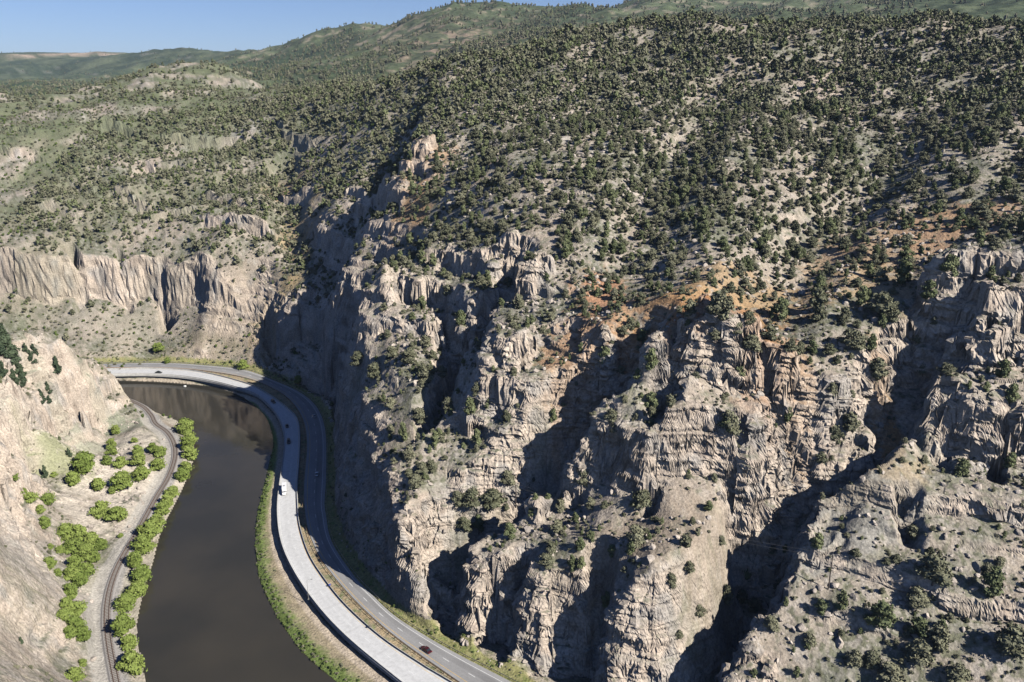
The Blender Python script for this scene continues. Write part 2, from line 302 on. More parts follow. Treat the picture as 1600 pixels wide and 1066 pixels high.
def relief(X, Y, fine=True):
    X = np.asarray(X, np.float32); Y = np.asarray(Y, np.float32)
    fm = flatmask(X, Y)
    R = np.hypot(X, Y)
    # jagged horizontal offset: breaks walls into ribs, columns and recesses
    rm_ = rmask(X, Y); am = .22+.78*rm_
    lx = 5*fbm(X/42, Y/42, 2, 20); ly = 5*fbm(X/42, Y/42, 2, 30)
    wx = lx+2.0*noise2(X/14, Y/14, 22)*am; wy = ly+2.0*noise2(X/14, Y/14, 32)*am
    k = rm_ > .08; xs, ys, rs_ = X[k], Y[k], rm_[k]
    xs2 = xs+.5*noise2(xs/4, ys/4, 28); ys2 = ys+.5*noise2(xs/4, ys/4, 38)
    c1 = cells(xs2/15, ys2/11, 1); c2 = cells(xs2/5.5, ys2/4.5, 2)
    f2 = sst(560, 400, np.hypot(xs, ys)); wx[k] += rs_*(3.2*c1[0]+1.0*c2[0]*f2); wy[k] += rs_*(3.2*c1[1]+1.0*c2[1]*f2)
    ff = sst(520, 300, np.hypot(X, Y)); wx = wx+(.5*noise2(X/3.2, Y/3.2, 26) if fine else 0)*am*ff; wy = wy+(.5*noise2(X/3.2, Y/3.2, 36) if fine else 0)*am*ff
    wx = wx*fm; wy = wy*fm
    U = X+wx; V = Y+wy
    H = base(X+.35*lx*fm, Y+.35*ly*fm).astype(np.float32)
    big = sst(300, 800, R)
    H += (fbm(X/70, Y/70, 3, 40)*(2.0+4*big)+ridged(X/150, Y/150, 3, 50)*(1+6*big)*.6)*fm
    for kx, ky, h, rx, ry in KNW:
        q = ((U-kx)/rx)**2+((V-ky)/ry)**2; H += h*(1-sst(.45, 1.1, q))*fm
    for pl, dp, hw in GUW:
        d, t = pdist(U, V, pl, hw*1.3); d = np.abs(d)
        dep = np.interp(t, np.linspace(0, 1, len(dp)), dp)
        H -= 1.45*dep*(1-sst(.12, .95, d/(hw*1.15)))*fm
    rock = rm_.copy()
    for pl, h, hw, fd, ro in CLW:
        d, t = pdist(U, V, pl, fd*2.4)
        e = sst(0, .07, t)*sst(0, .07, 1-t)
        ad = np.abs(d); s = sst(-hw, hw, d)-.5
        H += h*s*np.clip(1-(ad/(fd*2.2)), 0, 1)**1.3*(.35+.65*e)*(ad < 1e4)*fm
        rock = np.maximum(rock, (1-sst(hw, hw+4, ad))*e*min(1, h/9))
    Hs = H.copy()
    kb = (1-.95*softm(X, Y))*.74*sst(-.35, .25, noise2(X/38, Y/38, 69)+.25)*fm*sst(14, 30, S_ao(X, Y))*sst(620, 420, R)*sst(-130, -100, X)*sst(134, 118, H)*(.75+.5*noise2(X/45, Y/45, 63))*(1-sst(5, 50, X))
    D = H+.06*X+3.5*noise2(X/48, Y/48, 64)+1.2*noise2(X/14, Y/14, 65)+.9*cells(X/9, Y/9, 3)[0]; q = D/15.5; f = q-np.floor(q)
    H = H+np.clip(kb, 0, .85)*15.5*(sst(.34, .60, f)-f)+((ridged(X/24, Y/24, 2, 46)-.3)*(1.6-.9*rm_)+(.28*ridged(X/6, Y/6, 2, 48)*(1-.5*rm_)*ff if fine else 0))*fm
    rock = np.maximum(rock, .9*kb*sst(.28, .38, f)*sst(.70, .6, f))
    return H, rock, fm, Hs
def strata(H, X, Y, k, Hs):
    """step the slope into beds: hard beds stand as little walls, soft ones as ledges"""
    D = Hs+.05*X+2.5*noise2(X/60, Y/60, 60); k = k*sst(-.5, .15, noise2(X/30, Y/30, 62)+.15)
    for L, a in ((9.0, .55), (3.3, .4)):
        q = D/L; f = q-np.floor(q); s = sst(.28, .72, f)
        H = H+k*a*L*(s-f)
    return H
# ------------------------------------------------------------------ material helpers
def mat(name):
    m = bpy.data.materials.new(name); m.use_nodes = True
    n = m.node_tree.nodes; return m, n, m.node_tree.links, n['Principled BSDF']
def simple(name, c, rough=.8, metal=0.0, var=0.0, scale=1.0, bump=0.0):
    m, n, l, b = mat(name); b.inputs['Roughness'].default_value = rough; b.inputs['Metallic'].default_value = metal
    b.inputs['Base Color'].default_value = (*c, 1)
    if var or bump:
        tc = n.new('ShaderNodeTexCoord'); t = n.new('ShaderNodeTexNoise'); t.inputs['Scale'].default_value = scale; t.inputs['Detail'].default_value = 5
        l.new(tc.outputs['Object'], t.inputs['Vector'])
        if var:
            r = n.new('ShaderNodeValToRGB'); r.color_ramp.elements[0].position = .3; r.color_ramp.elements[1].position = .7
            r.color_ramp.elements[0].color = (*[x*(1-var) for x in c], 1); r.color_ramp.elements[1].color = (*[min(1, x*(1+var)) for x in c], 1)
            l.new(t.outputs[0], r.inputs[0]); l.new(r.outputs[0], b.inputs['Base Color'])
        if bump:
            k = n.new('ShaderNodeBump'); k.inputs['Strength'].default_value = bump; k.inputs['Distance'].default_value = .1
            l.new(t.outputs[0], k.inputs['Height']); l.new(k.outputs[0], b.inputs['Normal'])
    return m
def mesh_from(name, v, f, smooth=False):
    me = bpy.data.meshes.new(name); v = np.asarray(v, np.float32); f = np.asarray(f, np.int32)
    me.vertices.add(len(v)); me.vertices.foreach_set('co', v.ravel()); k = f.shape[1]
    me.loops.add(len(f)*k); me.loops.foreach_set('vertex_index', f.ravel())
    me.polygons.add(len(f)); me.polygons.foreach_set('loop_start', np.arange(0, len(f)*k, k, dtype=np.int32))
    me.polygons.foreach_set('use_smooth', np.full(len(f), smooth)); me.update(calc_edges=True); return me
def link(name, me, m=None, parent=None, **props):
    o = bpy.data.objects.new(name, me); COL.objects.link(o)
    if m is not None and not me.materials: me.materials.append(m)
    if parent: o.parent = parent
    for k, v in props.items(): o[k] = v
    return o
def setcol(me, c):
    a = me.color_attributes.new('Col', 'FLOAT_COLOR', 'POINT'); a.data.foreach_set('color', np.hstack([c, np.ones((len(c), 1))]).astype(np.float32).ravel())
def gridfaces(nr, nc):
    i = np.arange(nr-1)[:, None]*nc+np.arange(nc-1)[None]; i = i.ravel()
    return np.stack([i, i+1, i+nc+1, i+nc], 1)

# ground material: the mesh carries the rock and soil colours, the shader adds grain, stones and fine relief
def ground_mat(name, fine=1.0, bump=.8):
    m, n, l, b = mat(name); b.inputs['Roughness'].default_value = .95; b.inputs['Specular IOR Level'].default_value = .15
    at = n.new('ShaderNodeAttribute'); at.attribute_name = 'Col'; g = n.new('ShaderNodeNewGeometry')
    def noise(s, d, r=.6):
        t = n.new('ShaderNodeTexNoise'); t.inputs['Scale'].default_value = s; t.inputs['Detail'].default_value = d; t.inputs['Roughness'].default_value = r
        l.new(g.outputs['Position'], t.inputs['Vector']); return t.outputs[0]
    a = noise(1.1*fine, 6, .7); c = noise(.12*fine, 4)
    def ramp(x, lo, hi, p0=.3, p1=.7):
        r = n.new('ShaderNodeMapRange'); r.inputs['From Min'].default_value = p0; r.inputs['From Max'].default_value = p1
        r.inputs['To Min'].default_value = lo; r.inputs['To Max'].default_value = hi; l.new(x, r.inputs['Value']); return r.outputs[0]
    mu = n.new('ShaderNodeMath'); mu.operation = 'MULTIPLY'; l.new(ramp(a, .60, 1.38), mu.inputs[0]); l.new(ramp(c, .85, 1.15), mu.inputs[1])
    vm = n.new('ShaderNodeVectorMath'); vm.operation = 'SCALE'; l.new(at.outputs['Color'], vm.inputs[0]); l.new(mu.outputs[0], vm.inputs['Scale'])
    l.new(vm.outputs[0], b.inputs['Base Color'])
    vo = n.new('ShaderNodeTexVoronoi'); vo.inputs['Scale'].default_value = .9*fine; l.new(g.outputs['Position'], vo.inputs['Vector'])
    ad = n.new('ShaderNodeMath'); ad.operation = 'ADD'; l.new(a, ad.inputs[0]); l.new(ramp(vo.outputs['Distance'], .35, 0, 0, .7), ad.inputs[1])
    k = n.new('ShaderNodeBump'); k.inputs['Strength'].default_value = bump; k.inputs['Distance'].default_value = .55/fine
    l.new(ad.outputs[0], k.inputs['Height']); l.new(k.outputs[0], b.inputs['Normal'])
    return m
M_GROUND = ground_mat('canyon_ground')

# ------------------------------------------------------------------ canyon terrain: one sheet, finest where its faces are large
def full_height(X, Y, fine=True):
    return relief(X, Y, fine)
NA, NRW = 900, 1220
az = np.concatenate([np.linspace(-72, -39, 70, endpoint=False), np.linspace(-39, 39, NA-150), np.linspace(39, 72, 81)[1:]])
az = np.radians(az); NA = len(az)
RMAX = 1450.0
ca = np.radians(np.linspace(-72, 72, 380)); rr = 62*np.exp(np.linspace(0, math.log(RMAX/62), 1350))
AA, RR = np.meshgrid(ca, rr, indexing='ij'); XX = RR*np.sin(AA); YY = RR*np.cos(AA)
hh, rk, fm0, hs0 = full_height(XX, YY, False)
kk = np.clip(rk, 0, 1)*fm0
hh = strata(hh, XX, YY, kk*.8, hs0); hh = corridor(XX, YY, hh)
dr = np.diff(RR, axis=1); dh = np.diff(hh, axis=1); rm = RR[:, 1:]
cz = CAMZ-hh[:, 1:]; D = np.hypot(rm, cz)
face = np.abs(dr*cz+dh*rm)/D**2
met = face+.16*np.hypot(dr, dh)/D
met *= np.where(rm < 150, .3, 1)*np.where((hh[:, 1:] < ZW) & (rm < 520), .25, 1)*np.interp(rm, [0, 420, 600, 750, 1100], [1.2, 1.1, .95, .55, .4])
ker = np.hanning(17)[1:-1]; ker /= ker.sum()
met = np.apply_along_axis(lambda a: np.convolve(np.pad(a, 7, 'edge'), ker, 'valid'), 0, met)
met = np.apply_along_axis(lambda a: np.convolve(np.pad(a, 2, 'edge'), np.ones(5)/5, 'valid'), 1, met)
cum = np.concatenate([np.zeros((len(ca), 1)), np.cumsum(met, axis=1)], 1)
BL = [62, 150, 210, 260, 320, 400, 490, 560, 640, 780, 1000, RMAX]; BI = [int(np.searchsorted(rr, b)) for b in BL[:-1]]+[len(rr)-1]; BI[0] = 0
inv = np.abs(ca) < math.radians(40); tot = [np.percentile(cum[inv, BI[k+1]]-cum[inv, BI[k]], 70) for k in range(len(BL)-1)]; tot = np.array(tot)/sum(tot)
NB = np.floor(tot*(NRW-1)).astype(int); NB[3] += NRW-1-NB.sum(); RJ = np.zeros((len(ca), NRW)); k0 = 0
for k in range(len(BL)-1):           # each ring keeps its own share of rows, so the sheet stays even across azimuths
    for i in range(len(ca)):
        c = cum[i, BI[k]:BI[k+1]+1]; RJ[i, k0:k0+NB[k]+1] = np.interp(np.linspace(c[0], c[-1], NB[k]+1), c, rr[BI[k]:BI[k+1]+1])
    k0 += NB[k]
fi = np.interp(az, ca, np.arange(len(ca))); i0 = np.clip(fi.astype(int), 0, len(ca)-2); fr = (fi-i0)[:, None]
RG = (RJ[i0]*(1-fr)+RJ[i0+1]*fr).T                                                # rows x columns
TX = (RG*np.sin(az)[None]).astype(np.float32); TY = (RG*np.cos(az)[None]).astype(np.float32)
TZ, ROCK, FM, HS0 = full_height(TX, TY, True)
def slope_of(X, Y, Z):
    ax = np.gradient(X, axis=1); ay = np.gradient(Y, axis=1); a_z = np.gradient(Z, axis=1)
    bx = np.gradient(X, axis=0); by = np.gradient(Y, axis=0); bz = np.gradient(Z, axis=0)
    nx = ay*bz-a_z*by; ny = a_z*bx-ax*bz; nz = ax*by-ay*bx; L = np.sqrt(nx*nx+ny*ny+nz*nz)+1e-9
    s = np.sign(nz+1e-12); return nx/L*s, ny/L*s, np.abs(nz)/L
nx, ny, nz = slope_of(TX, TY, TZ)
def blur(a, n):
    k = np.ones(2*n+1)/(2*n+1)
    a = np.apply_along_axis(lambda q: np.convolve(np.pad(q, n, 'edge'), k, 'valid'), 0, a)
    return np.apply_along_axis(lambda q: np.convolve(np.pad(q, n, 'edge'), k, 'valid'), 1, a)
steep = blur(1-nz, 5)
RK = np.clip(ROCK*sst(.07, .20, steep)+.7*sst(.38, .52, steep)+.5*sst(.25, .55, fbm(TX/24, TY/24, 2, 70))*sst(.12, .22, steep)*sst(900, 600, np.hypot(TX, TY)), 0, 1)*FM*(1-.85*softm(TX, TY))
TZ = strata(TZ, TX, TY, RK*.8, HS0).astype(np.float32)
TZ += (.25*fbm(TX/3.5, TY/3.5, 2, 80)*(.4+.3*RK)*sst(500, 300, np.hypot(TX, TY))+.9*np.maximum(noise2(TX/7, TY/7, 84)-.25, 0)*RK)*FM
TZ = corridor(TX, TY, TZ).astype(np.float32)
nx, ny, nz = slope_of(TX, TY, TZ)
# break the faces up in 3-D: upright ribs and blocky joints pushed along the normal
st2 = np.clip(1-blur(nz, 1), 0, 1); a = blur(sst(.12, .5, st2)*RK, 1)
RT = np.hypot(TX, TY); nf = sst(520, 320, RT)
zz = TZ+.05*TX+1.5*noise2(TX/40, TY/40, 66)
lay = noise2(zz/2.1, TX/60, 67)*1.1+.7*np.sign(noise2(zz/1.15, TX/45, 68))*sst(.05, .25, np.abs(noise2(zz/1.15, TX/45, 68)))
rg3 = 1-2.2*np.abs(noise3(TX/9.5, TY/9.5, TZ/8.0, 6)); vert = .55*lay+(1.1+.9*nf)*rg3+noise3(TX/5.0, TY/5.0, TZ/4.2, 1)*(.3+1.1*nf)+noise3(TX/2.1, TY/2.1, TZ/1.7, 2)*.5*nf
cell = noise3(TX/3.2, TY/3.2, TZ/3.0, 3); vert = vert+nf*(1.0*(np.floor(cell*2.5)/2.5-cell*.3)-.8*sst(.07, .0, np.abs(noise3(TX/5, TY/5, TZ/9, 4))))
VX = TX+nx*vert*a; VY = TY+ny*vert*a; VZ = TZ+nz*vert*a*.5
nx, ny, nz = slope_of(VX, VY, VZ)

# colours of rock, soil, gravel, plants
def mixc(c, k, w): w = np.clip(w, 0, 1)[..., None]; return c*(1-w)+np.array(k, np.float32)*w
def land_colour(X, Y, Z, nz, RK, FM):
    n1 = fbm(X/35, Y/35, 3, 100); n2 = fbm(X/6, Y/6, 3, 110); n3 = noise2(X/1.4, Y/1.4, 120)
    c = np.zeros(X.shape+(3,), np.float32)+np.array((.335, .290, .235), np.float32)
    c = mixc(c, (.225, .215, .175), sst(-.1, .5, n1)); c = mixc(c, (.34, .285, .225), sst(.1, .6, -n1)*.7)
    c = mixc(c, (.16, .17, .115), sst(.15, .5, n2)*.55); c = mixc(c, (.41, .37, .32), sst(.25, .6, -n2)*.5)
    c = mixc(c, (.13, .135, .085), sst(.12, .42, noise2(X/2.1, Y/2.1, 121)+.5*n1)*.8); c = mixc(c, (.44, .41, .36), sst(.42, .7, noise2(X/1.1, Y/1.1, 122))*.6)
    band = .5+.5*np.sin((Z+2*n1+.8*n2)/1.1)+.5*noise2(Z/2.3+n1*2, X/90, 130)
    r = np.zeros_like(c)+np.array((.48, .405, .33), np.float32)
    r = mixc(r, (.50, .41, .33), sst(.3, .9, band)*.7); r = mixc(r, (.34, .315, .285), sst(.1, .5, noise3(X/9, Y/9, Z/9, 9)+.3*n2)*.8)
    r = mixc(r, (.19, .15, .12), sst(.2, .6, noise3(X/6, Y/6, Z/11, 11))*.45); r = mixc(r, (.55, .50, .44), sst(.3, .6, noise3(X/7, Y/7, Z/4, 12))*.5)
    w = sst(.84, .62, nz+.07*n3)*np.clip(RK*1.6, 0, 1)
    c = c*(1-w[..., None])+r*w[..., None]
    return c, w
C, WR = land_colour(VX, VY, VZ, nz, RK, FM)
# patches of other ground: pixel, radius in metres along and across, colour, strength
PATCH = [
 ((1090,470),(35,12),(0.361,0.215,0.108),1.00),((1130,520),(22,11),(0.378,0.190,0.090),1.00),((1180,560),(14,14),(0.361,0.200,0.102),0.92),((940,460),(12,22),(0.387,0.220,0.132),0.98),((925,510),(22,9),(0.378,0.240,0.144),0.92),
 ((900,560),(11,11),(.40,.26,.16),0.80),((1390,565),(5,12),(0.396,0.240,0.120),1.00),((1180,450),(40,14),(.36,.25,.14),0.80),((1340,430),(16,30),(.36,.27,.17),1.00),((1400,375),(35,22),(.36,.26,.17),1.00),
 ((1500,350),(27,14),(.37,.24,.15),0.80),((660,270),(19,16),(.42,.27,.16),0.69),((650,320),(16,16),(0.378,0.250,0.144),0.80),((640,345),(14,11),(0.387,0.250,0.144),0.69),((470,330),(16,30),(0.396,0.300,0.180),0.92),((485,350),(11,22),(0.413,0.280,0.144),0.92),
 ((430,490),(19,14),(.42,.31,.17),0.80),((440,285),(22,19),(.42,.28,.16),0.57),((1310,150),(26,30),(.40,.33,.27),.7),((1140,190),(18,18),(.42,.36,.30),.7),((1400,90),(16,40),(.36,.33,.28),.8),((1240,600),(7,11),(0.378,0.260,0.168),0.80),
 ((1000,760),(26,8),(.37,.31,.25),.7),((1050,830),(30,12),(.29,.235,.18),.7),((900,790),(16,10),(.36,.31,.26),.8),((1180,640),(8,5),(.44,.33,.25),.6),((1360,740),(16,10),(.30,.24,.16),.8),((1300,830),(24,10),(.29,.275,.24),.9),
 ((120,720),(34,18),(.56,.50,.41),.95),((190,700),(22,16),(.55,.49,.40),.95),((200,760),(26,18),(.54,.48,.40),.95),((150,800),(22,14),(.52,.46,.38),.9),((230,640),(18,8),(.56,.49,.38),.8),((130,940),(10,18),(.46,.40,.33),.8),
 ((90,710),(14,12),(.22,.235,.12),.8),((130,900),(8,18),(.22,.24,.12),.7),((290,650),(14,6),(.18,.25,.07),.9),((250,648),(14,6),(.25,.27,.10),.8),
 ((200,500),(60,16),(.34,.30,.25),.6),((170,640),(24,7),(.25,.26,.19),.8),((120,670),(20,8),(.25,.26,.19),.7),((60,870),(26,24),(.45,.405,.35),.7),((420,520),(10,8),(.42,.33,.2),.5),
 ((350,520),(40,18),(.36,.29,.21),.5),((350,225),(40,14),(.33,.31,.285),.8),((180,200),(16,9),(.36,.345,.32),.9),((370,370),(30,8),(.40,.34,.28),.6),((940,235),(10,10),(.45,.42,.36),.8),((860,220),(14,14),(.43,.40,.34),.6),
]
PN = .95+.8*noise2(VX/4, VY/4, 140)+.7*noise2(VX/12, VY/12, 141)+.5*noise2(VX/1.6, VY/1.6, 142)
for (pu, pv), (ra, rb), pc, ps in PATCH:
    hx, hy, _ = hitf(base, pu, pv)
    q = ((VX-hx)/ra)**2+((VY-hy)/rb)**2
    near = q < 6
    w = np.where(near, np.exp(-.9*q)*PN, 0)
    wq = (sst(.15, .6, w)*ps*(1-.6*WR))[near][:, None]
    C[near] = C[near]*(1-wq)+np.array(pc, np.float32)*wq
R_ = np.hypot(VX, VY)
# greener scrub high up and far off
gr = sst(560, 950, R_)*sst(-.35, .25, fbm(VX/60, VY/60, 3, 150)+.15)*sst(150, 60, VX)
C = mixc(C, (.12, .14, .075), gr*.85)
# river banks, verges and track bed
rv_ = S_rv(VX, VY); riv = (rv_ > 0) & (rv_ < 800)
d_r = np.abs(S_br(VX, VY)); d_l = np.abs(S_bl(VX, VY))
ng = .5*noise2(VX/5, VY/5, 160)+.5*noise2(VX/1.8, VY/1.8, 161)
di = S_di(VX, VY); do = S_do(VX, VY); ao = S_ao(VX, VY); trs = S_tr(VX, VY); trd = np.abs(trs)
rs = (do < 0) & (do > -60) & (d_r < d_l) & (d_r < 40) & ~riv
C = np.where(rs[..., None], mixc(C, (.30, .25, .17), np.ones_like(ng)), C)
C = mixc(C, (.13, .19, .045), rs*sst(7.5, 2.0, d_r+3*ng)*.9); C = mixc(C, (.44, .37, .29), rs*sst(-4.4, -2.8, do)*(do > -6)*.95)
C = mixc(C, (.36, .28, .17), ((di > 0) & (ao < 0) & (di < 30))*1.0*sst(-.7, .4, ng)); C = mixc(C, (.17, .21, .07), ((di > 0) & (ao < 0) & (di < 30))*sst(.0, .5, -ng)*.6)
ve = (ao > 0) & (ao < 11) & (VZ < ZA+2.6+ng); C = mixc(C, (.26, .25, .10), ve*sst(11, 5, ao+3*ng)*.85); C = mixc(C, (.16, .20, .06), ve*sst(.0, .4, ng)*sst(10, 4, ao)*.7)
C = mixc(C, (.36, .34, .31), sst(4.6, 3.2, trd+.5*ng)*(~riv)); 
C = mixc(C, (.43, .40, .35), ((trs < -2.6) & (trs > -7.5))*sst(-7.5, -6.4, trs)*(~riv)*.9)
C = mixc(C, (.48, .43, .34), (d_l < 6)*(~riv)*(~rs)*sst(6, 3, d_l+2*ng)*.7)
C = mixc(C, (.06, .05, .035), riv*1.0)
tv = np.stack([VX, VY, VZ], -1).reshape(-1, 3)
tf = gridfaces(NRW, NA)[:, ::-1]
me = mesh_from('canyon_terrain', tv, tf, False); setcol(me, C.reshape(-1, 3))
terrain = link('canyon_terrain', me, M_GROUND, kind='structure')
NXT = nz
# fast look-up of the finished ground height: nearest rows by azimuth and radius
def ground(x, y):
    x = np.atleast_1d(np.asarray(x, float)); y = np.atleast_1d(np.asarray(y, float)); a = np.arctan2(x, y); r = np.hypot(x, y)
    fc = np.interp(a, az, np.arange(NA)); c0 = np.clip(fc.astype(int), 0, NA-2); fc = fc-c0
    out = np.zeros(len(x)); sl = np.zeros(len(x))
    for s in range(0, len(x), 4000):
        e = slice(s, s+4000); q = c0[e]; cols = RG[:, q]*(1-fc[e])+RG[:, q+1]*fc[e]
        j = np.clip((cols < r[e][None]).sum(0)-1, 0, NRW-2); k = np.arange(len(q))
        f = np.clip((r[e]-cols[j, k])/(cols[j+1, k]-cols[j, k]+1e-9), 0, 1)
        z0 = TZ[j, q]*(1-fc[e])+TZ[j, q+1]*fc[e]; z1 = TZ[j+1, q]*(1-fc[e])+TZ[j+1, q+1]*fc[e]
        out[e] = z0*(1-f)+z1*f
        jl = np.clip(j-1, 0, NRW-1); jh = np.clip(j+2, 0, NRW-1); q0 = np.clip(q-2, 0, NA-1); q1 = np.clip(q+3, 0, NA-1)
        g1 = (TZ[jh, q]-TZ[jl, q])/np.maximum(RG[jh, q]-RG[jl, q], .5); g2 = (TZ[j, q1]-TZ[j, q0])/np.maximum((az[q1]-az[q0])*r[e], .5)
        sl[e] = np.hypot(g1, g2)
    return out, sl
# ------------------------------------------------------------------ far mountains and mesa
FAR = [(-250,91,7000),(-60,91,7000),(60,90,7000),(170,91,6900),(200,84,5800),(240,77,5400),(300,73,5200),(350,78,5000),(400,80,4400),(430,73,4200),(470,68,3800),(510,60,3400),(554,40,3000),(604,42,2900),(635,32,2800),(662,22,2700),(733,11,2600),(800,12,2600),(868,11,2600),(942,13,2700),(969,4,2900),(1070,5,3100),(1150,-2,3200),(1212,4,3300),(1262,3,3300),(1320,-10,3000),(1450,-18,2600),(1600,-25,2400),(1780,-30,2400),(2000,-30,2400),
 (-250,114,5000),(0,114,5000),(120,112,5000),(220,104,4600),(330,97,4000),(400,98,3400),(0,131,3400),(150,130,3200),(-250,131,3400),(250,122,3000),(0,143,2500),(150,141,2400),(-250,143,2500),(340,118,2500),(400,118,2300),(480,100,2700),(560,80,2500),
 (420,132,1800),(500,130,1700),(560,125,1600),(620,112,1700),(700,92,1700),(650,70,2200),(750,55,2200),(850,45,2200),(800,70,1700),(900,58,1700),(1000,48,1700),(1100,32,2000),(1250,25,2000),(1400,14,1700),(1500,16,1600),(1600,18,1500),(1780,20,1500)]
fc = [PY(u, v+(3 if Y < 4500 and v < 60 else 0), Y) for u, v, Y in FAR]
for x, y, z in [PY(u, v, Y) for u, v, Y in FAR[:30]]: fc.append((x*1.25, y*1.25, z-60)); 
for a_ in (-40, -20, 0, 20, 40):
    q_ = math.radians(a_); fc.append((1150*math.sin(q_), 1150*math.cos(q_), 95)); fc.append((11500*math.sin(q_), 11500*math.cos(q_), 330))
fc = np.array(fc); fcs = fc.copy(); fcs[:, :2] /= 10; FW = tps_fit(fcs, .002)
fa = np.radians(np.linspace(-50, 46, 620)); frd = np.concatenate([1180*np.exp(np.linspace(0, math.log(4000/1180), 240, endpoint=False)), 4000*np.exp(np.linspace(0, math.log(12000/4000), 90))])
FA, FR = np.meshgrid(fa, frd); X = FR*np.sin(FA); Y = FR*np.cos(FA)
Z = tps_eval(fcs, FW, X/10, Y/10)
wq = 120*fbm(X/700, Y/700, 2, 200)
sp = ridged((X+wq)/520, (Y+wq)/900, 4, 210); sp2 = ridged((X-wq)/170, (Y+wq)/260, 3, 220)
lowr = sst(1400, 2000, FR)
mflat = 1-.85*sst(5600, 6500, FR)*sst(-300, -700, X-.06*Y)
Z = Z+((sp-.45)*34*lowr+(sp2-.4)*13*lowr)*mflat+fbm(X/60, Y/60, 3, 230)*3*mflat
cl = sst(-70, 40, FR-6700+150*noise2(X/500, Y/500, 240)); mesa_w = sst(-500, -900, X-.06*Y)
Z = Z+mesa_w*(38*(cl-.5)*np.exp(-np.abs(FR-6700)/900)-6*(FR > 6740))
Z = np.where(FR > 7400, Z-(FR-7400)*.03, Z)
_, _, fz = slope_of(X, Y, Z)
nA = fbm(X/240, Y/240, 4, 250); nB = fbm(X/45, Y/45, 3, 260); nC = noise2(X/14, Y/14, 270)
c = np.zeros(X.shape+(3,), np.float32)+np.array((.082, .102, .055), np.float32)
c = mixc(c, (.045, .065, .035), sst(-.15, .25, nA+.6*nB+.35*nC+.25*(.45-sp))*.9); c = mixc(c, (.17, .19, .11), sst(.2, .6, -nA+.5*nB+.3*nC)*.4)
c = mixc(c, (.30, .25, .19), sst(.25, .6, nB+.35*nC-.4*nA)*sst(.99, .93, fz)*.65*sst(5200, 3800, FR))
px, py = proj(X, Y, Z)
red = np.exp(-((px-740)/130)**2-((py-75)/40)**2); c = mixc(c, (.27, .20, .15), red*sst(-.1, .4, nB+.4*nC)*.9); c = mixc(c, (.05, .05, .04), red*sst(.0, .5, -nB-.4*nC)*.8)
dark = sst(1330, 1450, px)*sst(3200, 2000, FR); c = mixc(c, (.04, .055, .03), dark*sst(-.5, .2, nB))
c = mixc(c, (.40, .31, .235), mesa_w*np.exp(-((FR-6690+150*noise2(X/500, Y/500, 240))/45)**2)*sst(-.3, .1, nA+.4*nB))
c = mixc(c, (.35, .33, .28), sst(.6, .85, nA-.3*nB)*.3*(FR > 4000))
fme = mesh_from('far_mountains', np.stack([X, Y, Z], -1).reshape(-1, 3), gridfaces(len(frd), len(fa))[:, ::-1], True); setcol(fme, c.reshape(-1, 3))
M_FAR = ground_mat('far_ground', .06, .4)
link('far_mountains', fme, M_FAR, kind='structure')
FARZ = Z; FARX = X; FARY = Y
# ------------------------------------------------------------------ river
wm, n, l, b = mat('river_water'); b.inputs['Base Color'].default_value = (.040, .034, .024, 1); b.inputs['Roughness'].default_value = .09; b.inputs['IOR'].default_value = 1.33
g = n.new('ShaderNodeNewGeometry'); t = n.new('ShaderNodeTexNoise'); t.inputs['Scale'].default_value = .25; t.inputs['Detail'].default_value = 5; l.new(g.outputs['Position'], t.inputs['Vector'])
t2 = n.new('ShaderNodeTexNoise'); t2.inputs['Scale'].default_value = .03; t2.inputs['Detail'].default_value = 4; l.new(g.outputs['Position'], t2.inputs['Vector'])
r = n.new('ShaderNodeValToRGB'); r.color_ramp.elements[0].position = .35; r.color_ramp.elements[1].position = .7; r.color_ramp.elements[0].color = (.033, .031, .025, 1); r.color_ramp.elements[1].color = (.050, .044, .033, 1)
l.new(t2.outputs[0], r.inputs[0]); l.new(r.outputs[0], b.inputs['Base Color'])
k = n.new('ShaderNodeBump'); k.inputs['Strength'].default_value = .12; k.inputs['Distance'].default_value = .12; l.new(t.outputs[0], k.inputs['Height']); l.new(k.outputs[0], b.inputs['Normal'])
link('river', mesh_from('river', [(-640,80,ZW),(60,80,ZW),(60,570,ZW),(-640,570,ZW)], [(0,1,2,3)]), wm, kind='structure')

# ------------------------------------------------------------------ roads
def nrm(L):
    d = np.gradient(L[:, :2], axis=0); d /= np.linalg.norm(d, axis=1, keepdims=True); return np.stack([-d[:, 1], d[:, 0]], 1)
def off(L, s, z=0.0):                # offset to the left (away from the river)
    q = L.copy(); q[:, :2] += nrm(L)*s; q[:, 2] += z; return q
def arclen(L): return np.concatenate([[0], np.cumsum(np.linalg.norm(np.diff(L[:, :2], axis=0), axis=1))])
def sweep(sections, close=False):    # sections: list of polylines side by side -> one sheet
    S = list(sections)+([sections[0]] if close else []); n = len(S[0])
    v = np.stack(S, 1).reshape(-1, 3); return v, gridfaces(n, len(S))
def cond(Lr, Lt):                    # nearest points of Lt for every point of Lr, so both edges run level
    t = crom(Lt[::4], 12); D = np.hypot(Lr[:, None, 0]-t[None, :, 0], Lr[:, None, 1]-t[None, :, 1]); return t[np.maximum.accumulate(D.argmin(1))]
def smooth(L, k=5):
    q = L.copy()
    for _ in range(k): q[1:-1] = .25*q[:-2]+.5*q[1:-1]+.25*q[2:]
    return q
A0 = smooth(cond(L_ao, L_ai)); A1 = L_ao
nx_ = 15; secs = [A0*(1-t)+A1*t for t in np.linspace(0, 1, nx_)]
DI2 = L_di; DO2 = smooth(cond(L_di, L_do))
